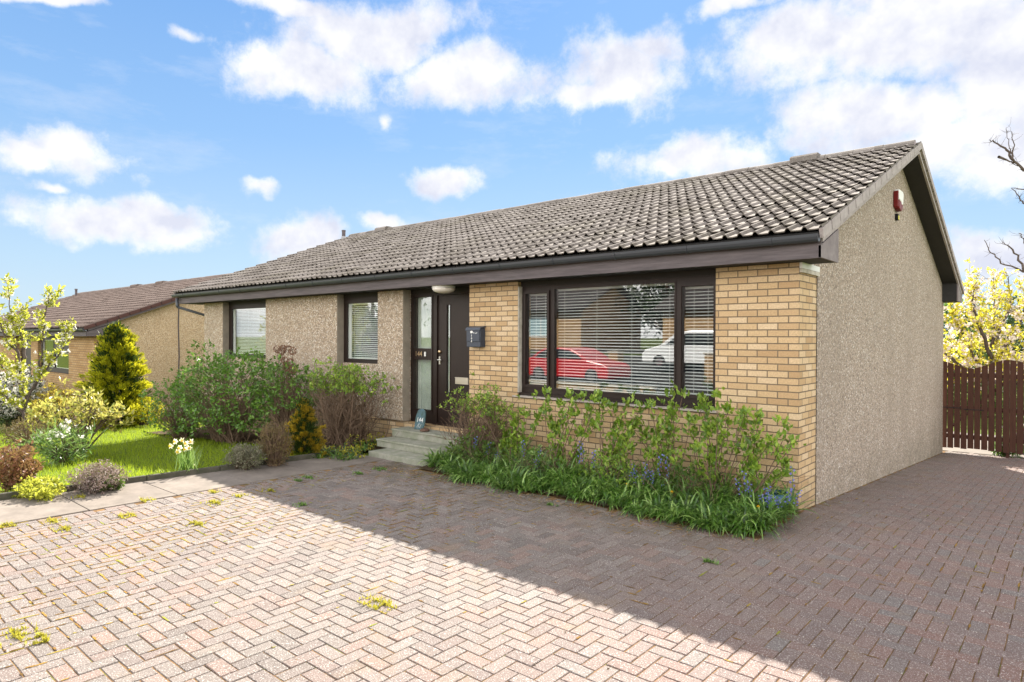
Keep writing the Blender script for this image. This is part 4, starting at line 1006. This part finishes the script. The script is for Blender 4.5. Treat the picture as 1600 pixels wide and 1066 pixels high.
# teal glazed pot hidden in the bed
q = onY(1212, 775, -.34)
p = MB(); p.lathe((q[0], -.34, .0), [(.0, .0), (.10, .0), (.155, .10), (.165, .18), (.145, .24), (.13, .25), (.12, .24), (.12, .2)], 22); tag(p.build('plant_pot', M['ceramic'], smooth=True), 'round teal glazed pot half hidden in the bed beside the brick corner', 'plant pot')
# dandelions
pd = None
for (px, py) in ((980, 752), (1185, 779), (1050, 747)):
    q = onY(px, py, -.9)
    if pd is None:
        o = empty('dandelion', (q[0], q[1], mound(q[0], -.9)), 'yellow dandelion flower in the front bed below the window', 'flower', 'dandelions in the front bed'); z0 = mound(q[0], -.9)
        st = MB(); st.tube([(q[0], q[1], z0), (q[0], q[1], z0+.16)], .003, 4); st.build('stem', L['strap'], o); fl = MB(); d = rdir(40, .6); leaves(fl, np.tile([q[0], q[1], z0+.16], (40, 1)), d, .02, .008); fl.build('flower_head', L['dafc'], o); pd = o
    else:
        o = copy_tree(pd); o.location = (q[0], q[1], mound(q[0], -.9))
# leaf litter by the bed
mb = MB(); n = 700; x = RNG.uniform(-5.3, .1, n); y = -1.33-np.abs(RNG.normal(size=n))*.16; pos = np.stack([x, y, np.full(n, .006)], 1); d = rdir(n); d[:, 2] *= .15; leaves(mb, pos, norm(d), RNG.uniform(.015, .05, n), RNG.uniform(.006, .02, n))
n = 160; x = RNG.uniform(-5.6, 3, n); y = RNG.uniform(-7, -1.5, n); pos = np.stack([x, y, np.full(n, .006)], 1); d = rdir(n); d[:, 2] *= .3; leaves(mb, pos, norm(d), RNG.uniform(.01, .03, n), RNG.uniform(.006, .014, n))
tag(mb.build('leaf_litter', L['litter']), 'scattered brown leaf litter and debris on the paving', 'debris', kind='stuff')

# weeds in the paving joints
wp = None
wl = [((590, 945), .16, 'yellow green weed patch alone in the middle of the sunlit drive'), ((198, 807), .12, 'bright weed tuft beside the path near the sunlit left end of the drive'), ((335, 787), .13, 'weed tuft on the drive just at the shadow edge by the path'), ((308, 820), .10, 'weed tuft in the sunlit paving, nearest to the shadow corner'),
      ((228, 783), .09, 'small weed growing in the path joint'), ((335, 770), .08, 'weed at the path edge where the shadow starts'), ((375, 776), .08, 'low weed in shade just right of the path weed'), ((420, 768), .08, 'weed among the shaded blocks near the path'),
      ((470, 790), .07, 'small flat weed in the shaded middle of the drive'), ((482, 747), .10, 'grassy weed on the path edge in the shade'), ((466, 752), .07, 'small weed left of the grassy path weed'), ((560, 741), .10, 'grass tuft on the path edge close to the steps'), ((595, 734), .13, 'grass tuft directly in front of the bottom step'),
      ((82, 815), .12, 'yellow weed at the end of the path slabs on the left'), ((12, 822), .10, 'yellow weed at the far left edge of the drive'), ((100, 828), .10, 'flat weed in the blocks below the path slabs'), ((30, 992), .12, 'dry weed at the lower left edge of the drive'), ((60, 1000), .09, 'dark weed tuft near the lower left corner'),
      ((1110, 880), .04, 'tiny green seedling in the shaded paving'), ((860, 770+20), .05, 'tiny sprout in the shaded paving before the bed'), ((125, 778), .10, 'green weed at the foot of the kerb on the left')]
for (pp, r_, lab) in wl:
    r_ *= .8
    q = onG(*pp); o = empty('weed', q, lab, 'weed', 'weeds growing in the paving joints')
    mb = MB(); k = int(60+r_*900); P = np.tile(q, (k, 1))+np.clip(RNG.normal(size=(k, 3)), -2, 2)*np.array([r_*.55, r_*.35, 0])+np.array([0, 0, .003]); sn = RNG.uniform(size=k) < .5; P[:, 0] = np.where(sn, np.round((P[:, 0]-.04)/.1)*.1+.04+RNG.normal(size=k)*.004, P[:, 0]); P[:, 1] = np.where(~sn, np.round((P[:, 1]-.03)/.1)*.1+.03+RNG.normal(size=k)*.004, P[:, 1])
    d = rdir(k, .8); s = RNG.uniform(.5, 1.2, k); leaves(mb, P, d, .028*s, .013*s)
    blades(mb, P[::4], rdir(len(P[::4]), 1.5), RNG.uniform(.03, .06, len(P[::4])), .004, .4, 2)
    mb.build('leaves', L['weed'] if pp[0] < 700 and not (430 < pp[0] < 620 and pp[1] < 800) else L['strap'], o)

# ================================================================== TREES
def tree_poly(name, label, base, polys, D, leafm, ln, barkm=M['bark'], blossom=None, ntw=9, twl=.35, nl=5, leafprob=1, rad=.035):
    base = np.array(base, float); o = empty(name, base, label, 'tree'); st = MB(); tips = []
    for poly in polys:
        pts = [atD(px, py, D+dd) if not isinstance(px, str) else base for (px, py, dd) in poly]
        pts = np.array(pts)
        # resample
        seg = []; 
        for i in range(len(pts)-1):
            for tt in np.linspace(0, 1, 5, endpoint=False): seg.append(pts[i]*(1-tt)+pts[i+1]*tt)
        seg.append(pts[-1]); seg = np.array(seg); seg[1:-1] += RNG.normal(size=seg[1:-1].shape)*.015
        rr = np.linspace(rad*poly[0][3] if len(poly[0]) > 3 else rad, .006, len(seg)) if True else rad
        st.tube(seg, rr, 6, cap=False)
        for k in range(ntw*len(poly)):
            i = RNG.integers(len(seg)//4, len(seg)); e = seg[i]+RNG.normal(size=3)*twl*np.array([.6, .6, .5])+np.array([0, 0, twl*.3]); c = curve(seg[i], e, 0, 4, .12); st.tube(c, [.005, .004, .003, .002], 3, cap=False)
            tips += [e, c[2], c[1]]
    st.build('branches', barkm, o); tips = np.array(tips)
    if leafm is not None:
        s = tips[RNG.uniform(size=len(tips)) < leafprob]; mb = MB(); clusters(mb, s, np.tile([0, 0, 1.], (len(s), 1)), nl, ln, ln*.5); mb.build('foliage', leafm, o)
    if blossom:
        m, fr, bl = blossom; s = tips[RNG.uniform(size=len(tips)) < fr]; mb = MB(); clusters(mb, s+RNG.normal(size=s.shape)*.03, np.tile([0, 0, 1.], (len(s), 1)), 8, bl, bl*.9, 1.2); mb.build('blossom', m, o)
    return o
q = onG(40, 700); D_ = dep(q)
def P4(l): return [(a, b, c) for a, b, c in l]
tree_poly('blossom_tree', 'young pear tree with white blossom and yellow green leaves at the left edge', q,
    [[(40, 700, 0), (39, 650, 0), (36, 610, 0), (30, 560, 0), (18, 500, .1), (12, 441, .1)],
     [(38, 640, 0), (60, 590, -.1), (66, 530, -.2), (72, 480, -.2), (80, 458, -.2)],
     [(38, 625, 0), (75, 575, .2), (98, 545, .3), (104, 512, .3)],
     [(36, 610, 0), (18, 585, .1), (-5, 563, .2), (-30, 540, .3)],
     [(40, 560, 0), (34, 520, .1), (38, 480, .1)],
     [(30, 560, 0), (5, 520, 0), (-5, 480, 0)],
     [(39, 650, 0), (10, 620, -.2), (-20, 600, -.3)]], D_, L['yg'], .085, M['barkg'], (L['white'], .35, .045), ntw=7, twl=.12, nl=6, rad=.026, leafprob=.7)
# rear garden trees beyond the gate
def crown_tree(name, label, base, r, h, th, leafm, n, ln, extra=None, barkm=M['bark'], nb=40):
    base = np.array(base, float); o = empty(name, base, label, 'tree'); c = base+np.array([0, 0, th+h/2])
    tips, dirs = ell(n, c, (r, r, h/2), .35, -.95); mb = MB(); clusters(mb, tips, dirs, 7, ln, ln*.5); mb.build('crown', leafm, o)
    st = MB(); st.tube([base, base+np.array([.05, 0, th]), c], [r*.09, r*.07, r*.03], 7)
    for i in RNG.choice(len(tips), nb): st.tube(curve(base+np.array([0, 0, th*RNG.uniform(.8, 1.6)]), tips[i], .05, 5, .05), np.linspace(r*.02, .006, 5), 4, cap=False)
    st.build('trunk', barkm, o)
    if extra: extra(o, tips)
    return o
def gt(px, D): 
    q = atD(px, 527, D); q[2] = gz(q[0], q[1]); return q
bq = gt(1548, 15.5)
def br(px, py, d=0): return (px, py, d)
tree_poly('blossom_tree', 'spreading fruit tree with white blossom and yellow leaves behind the timber gate', bq,
    [[(1548, 640, 0), (1546, 590, 0), (1550, 540, 0), (1555, 490, .2), (1552, 435, .2)],
     [(1546, 590, 0), (1520, 555, .3), (1500, 520, .5), (1486, 480, .6)],
     [(1548, 570, 0), (1580, 530, .2), (1600, 490, .4), (1612, 450, .4)],
     [(1550, 560, 0), (1530, 510, -.3), (1520, 470, -.3), (1525, 440, -.3)],
     [(1546, 590, 0), (1500, 570, -.4), (1470, 545, -.5), (1450, 520, -.5)],
     [(1548, 590, 0), (1600, 565, -.2), (1640, 520, -.3)],
     [(1550, 540, 0), (1580, 480, .5), (1575, 430, .6)],
     [(1548, 600, 0), (1585, 580, .4), (1610, 565, .4)],
     [(1546, 600, 0), (1510, 585, .2), (1480, 575, .3)]], 15.5, L['ybl'], .105, M['barkg'], (L['pink'], .42, .07), ntw=12, twl=.42, nl=5, leafprob=.62, rad=.05)
crown_tree('evergreen_tree', 'dark green bushy tree behind the blossoming fruit tree, next to the gable', gt(1462, 24), 1.7, 3.6, .6, L['mid'], 900, .16)
crown_tree('evergreen_tree', 'dark green tree showing through the blossom at the right edge', gt(1610, 25), 1.9, 3.6, .5, L['dark'], 900, .16)
crown_tree('evergreen_tree', 'low bluish green shrubby tree seen between gable and gate top', gt(1535, 27), 2.2, 2.4, .2, L['mid'], 900, .16)
rb = gt(1690, 17)
tree_poly('bare_tree', 'leafless tree whose thin branches reach in from the right edge', rb,
    [[(1700, 640, 0), (1690, 500, 0), (1670, 380, 0), (1640, 300, 0), (1600, 267, 0), (1583, 250, 0), (1576, 225, 0), (1572, 200, .1)],
     [(1583, 250, 0), (1570, 232, .1), (1552, 220, .2), (1545, 219, .2)],
     [(1600, 267, 0), (1582, 248, -.1), (1584, 232, -.1), (1580, 205, -.1)],
     [(1690, 500, 0), (1640, 440, 0), (1600, 424, 0), (1565, 410, 0), (1545, 392, 0), (1538, 375, 0)],
     [(1600, 424, 0), (1590, 400, .1), (1575, 385, .1), (1566, 378, .1)],
     [(1640, 440, 0), (1612, 400, .1), (1598, 375, .2), (1592, 365, .1)],
     [(1670, 380, 0), (1630, 330, 0), (1600, 318, 0), (1590, 305, 0), (1580, 294, 0)],
     [(1560, 245, 0), (1575, 250, 0), (1590, 260, 0)],
     [(1640, 300, 0), (1610, 295, .1), (1580, 294, 0)]], 17, None, .03, M['barkg'], ntw=4, twl=.16, rad=.035)
# plants by the gate on the right
q = onG(1582, 712)
open_shrub('camellia', 'small green shrub with pale buds standing against the timber gate', q, [(1575, 640, 0), (1590, 620, .1), (1600, 635, 0), (1612, 625, 0), (1565, 665, 0), (1585, 655, -.1), (1605, 660, 0)], dep(q), L['mid'], .07, .04, 9, M['bark'], .012, spr=.12, blossom=(L['white'], .25, .03))
q = onG(1572, 712); shrub('green_shrub', 'low dark green fern like plant at the foot of the gate', 'plant', q, (.3, .2), .35, L['hyd'], 130, 6, .08, .03, stems=6)
q = onG(1596, 708); shrub('red_leaved_shrub', 'small dark red leaved plant at the right edge by the gate', 'shrub', q, (.14, .12), .62, leafmat('dark_red_leaf', [(.06, .012, .015), (.12, .03, .03)], .2), 90, 6, .05, .03, stems=5)
# rear lawn seen through the gate: hedge behind
p = MB(); k = 5200; P = np.stack([RNG.uniform(-6, 12, k), 20+RNG.normal(size=k)*.35, RNG.uniform(-.9, .35, k)], 1); clusters(p, P, np.tile([0, -1., .3], (k, 1)), 5, .12, .06); o = empty('hedge', (3, 20, -.8), 'clipped green hedge at the back of the rear garden behind the gate', 'hedge'); p.build('foliage', L['mid'], o)
p = MB(); [p.tube([(x, 20, -.9), (x+.1, 20, .2)], [.03, .01], 5) for x in np.arange(-6, 12, .5)]; p.build('stems', M['bark'], o)

# ================================================================== ACROSS THE STREET (seen mirrored in the windows)
def simple_house(x0, x1, yf, z0, label, name='bungalow', wallm=M['brick2'], wins=(), door=None):
    o = empty(name, (x0, yf, z0), label, 'house'); zt_ = z0+2.6
    p = MB()
    p.box(x0, x1, yf-7, yf, z0-1, zt_); p.prism([(yf, zt_), (yf-3.5, zt_+1.5), (yf-7, zt_)], 0, x0, x1); p.build('wall', wallm, o)
    p = MB()
    for a, b in (((yf+.4, zt_-.14), (yf-3.5, zt_+1.62)), ((yf-7.4, zt_-.14), (yf-3.5, zt_+1.62))):
        p.prism([a, b, (b[0], b[1]+.1), (a[0], a[1]+.1)], 0, x0-.4, x1+.4)
    p.build('roof', varied('far_roof', (.05, .045, .045), (.08, .07, .065), 3), o)
    p = MB(); p.box(x0-.4, x1+.4, yf+.38, yf+.42, zt_-.22, zt_-.02); p.build('fascia', M['darkwood'], o)
    for (a, b, c, d) in wins:
        p = MB()
        for (q0, q1, r0, r1) in ((a, b, c, c+.08), (a, b, d-.08, d), (a, a+.08, c+.08, d-.08), (b-.08, b, c+.08, d-.08), ((a+b)/2-.04, (a+b)/2+.04, c+.08, d-.08)): p.box(q0, q1, yf+.002, yf+.05, z0+r0, z0+r1)
        w = p.build('window', M['white'], o); p = MB(); p.box(a+.05, b-.05, yf+.003, yf+.02, z0+c+.05, z0+d-.05); p.build('pane', mat('bright_pane', color=(.35, .5, .55), rough=.08, spec=.8), w)
    if door: p = MB(); p.box(door[0], door[1], yf+.002, yf+.06, z0, z0+2.05); p.build('front_door', M['white'], o)
    return o
simple_house(-27.5, -20.0, -24.5, 1.0, 'buff brick house across the street, mirrored in the left part of the big window', 'house', wins=((-24.0, -22.0, .9, 2.2),), door=(-26.0, -25.0))
simple_house(-16.0, -4, -27, 1.0, 'buff brick house across the street, mirrored in the right part of the big window', 'house', wins=((-12.5, -11.7, 1.2, 2.0), (-9.5, -8, 1, 2.1)))
def car(name, label, cx, cy, z0, length, h, w, paint, direction=1, van=False):
    o = empty(name, (cx, cy, z0), label, 'car' if not van else 'van')
    Ld = length/2
    if not van: prof = [(-.5, .28), (-.5, .60), (-.485, .66), (-.40, .70), (-.33, .86), (-.24, .98), (-.05, 1.0), (.08, .97), (.20, .80), (.26, .66), (.42, .58), (.485, .50), (.5, .30), (.49, .16), (-.49, .16)]
    else: prof = [(-.5, .2), (-.5, .7), (-.47, .95), (-.35, 1.0), (0.0, 1.0), (.14, .93), (.30, .62), (.46, .50), (.5, .38), (.5, .16), (-.5, .16)]
    P2 = [(cx+direction*a*length, z0+b*h) for a, b in prof]
    if direction < 0: P2 = P2[::-1]
    p = MB(); p.prism(P2, 1, cy-w/2, cy+w/2); body = p.build('body', paint, o, bevel=.06)
    gl = [(-.36, .69), (-.29, .84), (-.22, .93), (-.05, .95), (.06, .92), (.17, .78), (.21, .68)] if not van else [(-.42, .62), (-.42, .9), (0.0, .92), (.12, .86), (.24, .63)]
    for s in (-1, 1):
        p = MB(); yy = cy+s*w/2; p.prism([(cx+direction*a*length, z0+b*h) for a, b in gl], 1, yy-.004 if s > 0 else yy-.006, yy+.006 if s > 0 else yy+.004); p.build('side_glass', M['carglass'], o)
    for a in (-.31, .31):
        for s in (-1, 1):
            wx = cx+direction*a*length; wy = cy+s*(w/2-.08); r = .32
            p = MB(); p.lathe((wx, wy, z0+r), [(.19, -.10), (r-.03, -.10), (r, -.07), (r, .07), (r-.03, .10), (.19, .10)], 22, axis='Y'); wh = p.build('wheel', M['tyre'], o)
            p = MB(); p.lathe((wx, wy, z0+r), [(.0, .095*s), (.19, .09*s), (.19, .0)], 16, axis='Y'); p.build('rim', M['chrome'], wh)
    for s in (-1, 1):
        p = MB(); p.box(cx+direction*length*.455-.1, cx+direction*length*.455+.1, cy+s*w*.36-.14, cy+s*w*.36+.14, z0+h*.42, z0+h*.50); p.build('headlight', M['lamp'], o)
    return o
car('parked_car', 'red hatchback parked across the street, mirrored in the big window', -13.7, -15.1, .0, 4.3, 1.45, 1.75, M['carred'], 1)
car('parked_van', 'white people carrier on the drive opposite, mirrored in the big window', -10.8, -20.5, .45, 4.7, 1.75, 1.85, M['carwhite'], -1, True)
for k, (x, lab) in enumerate(((-13.6, 'buff brick gate pillar before the white people carrier, nearer the red car'), (-9.0, 'buff brick gate pillar before the white people carrier, farther from the red car'))):
    p = MB(); p.box(x-.25, x+.25, -18.3, -17.8, -.1, 1.2); o = p.build('gate_pillar', M['brick2']); tag(o, lab, 'pillar', 'brick gate pillars opposite'); p = MB(); p.box(x-.29, x+.29, -18.34, -17.76, 1.202, 1.27); p.build('cap', M['white_stone'], o)
p = MB(); p.box(-26, -7.2, -9.95, -9.72, -1.3, .35); w_ = p.build('boundary_wall', M['brick2']); tag(w_, 'low buff brick boundary wall along the pavement, mirrored below the red car', 'wall')
p = MB(); p.box(-26.03, -7.17, -9.98, -9.69, .352, .41); p.build('coping', M['white_stone'], w_)
crown_tree('street_tree', 'tall dark tree between the houses opposite, mirrored in the big window', (-18.8, -33, 1.0), 4.2, 7.5, 1.2, L['dark'], 1500, .3)
crown_tree('street_tree', 'green tree across the street, mirrored in the window beside the door', (-22.6, -11.2, gz(-22.6, -11.2)), 2.2, 5, 1.4, L['mid'], 900, .16)
crown_tree('street_tree', 'pale green conical tree across the street, mirrored in the farthest window', (-31, -12, gz(-31, -12)), 1.5, 3.0, .6, L['yg'], 700, .14)
p = MB(); k = 3500; P = np.stack([RNG.uniform(-8.5, 4, k), -18.6+RNG.normal(size=k)*.25, RNG.uniform(.0, 1.5, k)], 1); clusters(p, P, np.tile([0, 1., .3], (k, 1)), 5, .1, .05); o = empty('hedge', (-2, -18.6, 0), 'dark green hedge across the street, mirrored at the right of the big window', 'hedge'); p.build('foliage', L['dark'], o)

# ================================================================== LIGHT
S = Vector((-.58, 1.05, 1.0)).normalized()
sun = bpy.data.lights.new('sun', 'SUN'); sun.energy = 4.5; sun.angle = R(.5); sun.color = (1, .93, .82)
so = bpy.data.objects.new('sun', sun); COL.objects.link(so); so.rotation_euler = S.to_track_quat('Z', 'Y').to_euler()
W = bpy.data.worlds.new('World'); sc.world = W; W.use_nodes = True
t = NT(W.node_tree); bg = t.n['Background']
sky = t.new('ShaderNodeTexSky', sky_type='NISHITA'); sky.sun_disc = False; sky.sun_elevation = math.asin(S.z); sky.sun_rotation = math.atan2(S.x, S.y); sky.air_density = 1; sky.dust_density = .6; sky.ozone_density = 1.5
gen = t.new('ShaderNodeTexCoord').outputs['Generated']
s = t.new('ShaderNodeSeparateXYZ', ins={0: gen})
az = t.math('ARCTAN2', s.outputs[0], s.outputs[1]); el = t.math('ARCSINE', s.outputs[2])
wv = t.new('ShaderNodeTexNoise', ins={'Vector': gen, 'Scale': 5.5, 'Detail': 4, 'Roughness': .55}).outputs['Color']
wv = t.vm('SUBTRACT', wv, (.5, .5, .5)).outputs[0]; wv = t.vm('MULTIPLY', wv, (.16, .10, 0)).outputs[0]
ae = t.new('ShaderNodeCombineXYZ', ins={0: az, 1: el}).outputs[0]; ae = t.vm('ADD', ae, wv).outputs[0]
CL = [(110, 250, 95, 34), (15, 258, 40, 24), (180, 348, 150, 28), (250, 335, 60, 22), (445, 375, 66, 32), (592, 352, 46, 14), (690, 293, 52, 20), (372, 288, 36, 17, .3), (480, 120, 105, 52), (570, 60, 150, 48), (740, 130, 110, 52), (640, 40, 120, 40), (60, 0, 85, 13), (440, 12, 100, 22),
      (965, 105, 92, 66), (1020, 60, 45, 40), (925, 150, 60, 26), (1080, 252, 112, 34), (1250, 70, 150, 70), (1440, 50, 190, 80), (1400, 180, 190, 60), (1530, 250, 130, 58), (1570, 140, 130, 100), (1490, 210, 120, 40), (1140, 5, 70, 18), (1600, 60, 160, 90), (1560, 400, 120, 45),
      (290, 62, 60, 16, .55), (612, 190, 30, 28, .55), (60, 300, 60, 12, .5)]
acc = None
for cdef in CL:
    px, py, rx, ry = cdef[:4]; soft = cdef[4] if len(cdef) > 4 else 0
    d = ray(px, py); d = d/np.linalg.norm(d); d1 = ray(px+10, py); d1 /= np.linalg.norm(d1); d2 = ray(px, py-10); d2 /= np.linalg.norm(d2)
    a0 = math.atan2(d[0], d[1]); e0 = math.asin(d[2]); wa = abs(math.atan2(d1[0], d1[1])-a0)*rx/10; we = abs(math.asin(d2[2])-e0)*ry/10
    v = t.vm('SUBTRACT', ae, (a0, e0, 0)).outputs[0]; v = t.vm('MULTIPLY', v, (1/wa, 1/we, 0)).outputs[0]; ln_ = t.vm('LENGTH', v).outputs['Value']
    if soft: ln_ = t.math('ADD', ln_, soft)
    acc = ln_ if acc is None else t.math('MINIMUM', acc, ln_)
# clouds over the rest of the sky, outside the photographed sector
n0 = t.noise(t.vm('MULTIPLY', gen, (1, 1, 2.2)).outputs[0], 2.6, 5, .55)
daz = t.math('ABSOLUTE', t.math('ADD', az, YAW)); far = t.mapr(daz, .72, 1.0, 0, 1); hi = t.mapr(el, .5, .65, 0, 1); outm = t.math('MAXIMUM', far, hi)
rest = t.math('MULTIPLY', outm, t.mapr(n0, .34, .52, 0, 1.4))
fine = t.noise(gen, 20, 8, .68); fine2 = t.noise(gen, 8, 4, .55)
m = t.math('SUBTRACT', 1.0, acc); m = t.math('ADD', m, t.math('MULTIPLY', t.math('SUBTRACT', fine, .5), 1.7)); m = t.math('ADD', m, t.math('MULTIPLY', t.math('SUBTRACT', fine2, .5), 1.0))
m = t.new('ShaderNodeMapRange', interpolation_type='SMOOTHSTEP', ins={0: m, 1: -.36, 2: .52, 3: 0, 4: 1}).outputs[0]
m = t.math('MAXIMUM', m, t.math('MINIMUM', rest, 1.0))
m = t.math('MULTIPLY', m, t.mapr(el, -.02, .06, .4, 1))
# sky colour
grad = t.ramp(el, [(0, (3.7, 4.3, 4.75)), (.10, (3.0, 4.0, 4.8)), (.28, (1.75, 3.05, 4.8)), (.52, (1.0, 2.25, 4.5)), (1, (.6, 1.4, 3.3))])
skyc = t.mix(.22, grad, t.mix(1.0, sky.outputs[0], (.30, .42, .62), 'MULTIPLY'))
SKYS = .06
nA = t.noise(gen, 9, 5, .55); nB = t.noise(t.vm('ADD', gen, (.0, .0, .028)).outputs[0], 9, 5, .55)
shd = t.math('ADD', t.math('MULTIPLY', t.math('SUBTRACT', nA, nB), 3.6), t.mapr(m, .5, 1, .75, .45), 0, True)
cin = t.mix(shd, (3.7, 3.85, 4.5), (5.5, 5.45, 5.4))
wisp = t.math('MULTIPLY', t.mapr(t.noise(t.vm('MULTIPLY', gen, (1, 1, 3.5)).outputs[0], 4.5, 7, .65), .52, .80, 0, .35), t.mapr(el, .05, .3, .4, 1))
m = t.math('MAXIMUM', m, wisp)
# unseen overbright clouds, added low opposite the sun to lift the shaded walls
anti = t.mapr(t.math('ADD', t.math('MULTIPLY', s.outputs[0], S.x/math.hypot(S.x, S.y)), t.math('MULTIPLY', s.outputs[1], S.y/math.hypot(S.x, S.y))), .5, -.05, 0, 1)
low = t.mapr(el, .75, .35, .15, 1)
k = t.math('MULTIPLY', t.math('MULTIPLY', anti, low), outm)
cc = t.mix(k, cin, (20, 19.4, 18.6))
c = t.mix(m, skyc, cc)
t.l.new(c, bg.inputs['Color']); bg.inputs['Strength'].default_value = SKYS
sc.view_settings.view_transform = 'Standard'; sc.view_settings.look = 'None'; sc.view_settings.gamma = 1; sc.view_settings.exposure = 1.8
sc.cycles.use_denoising = True; sc.cycles.max_bounces = 8; sc.cycles.transparent_max_bounces = 16; sc.cycles.sample_clamp_indirect = 6; sc.cycles.caustics_reflective = False; sc.cycles.caustics_refractive = False
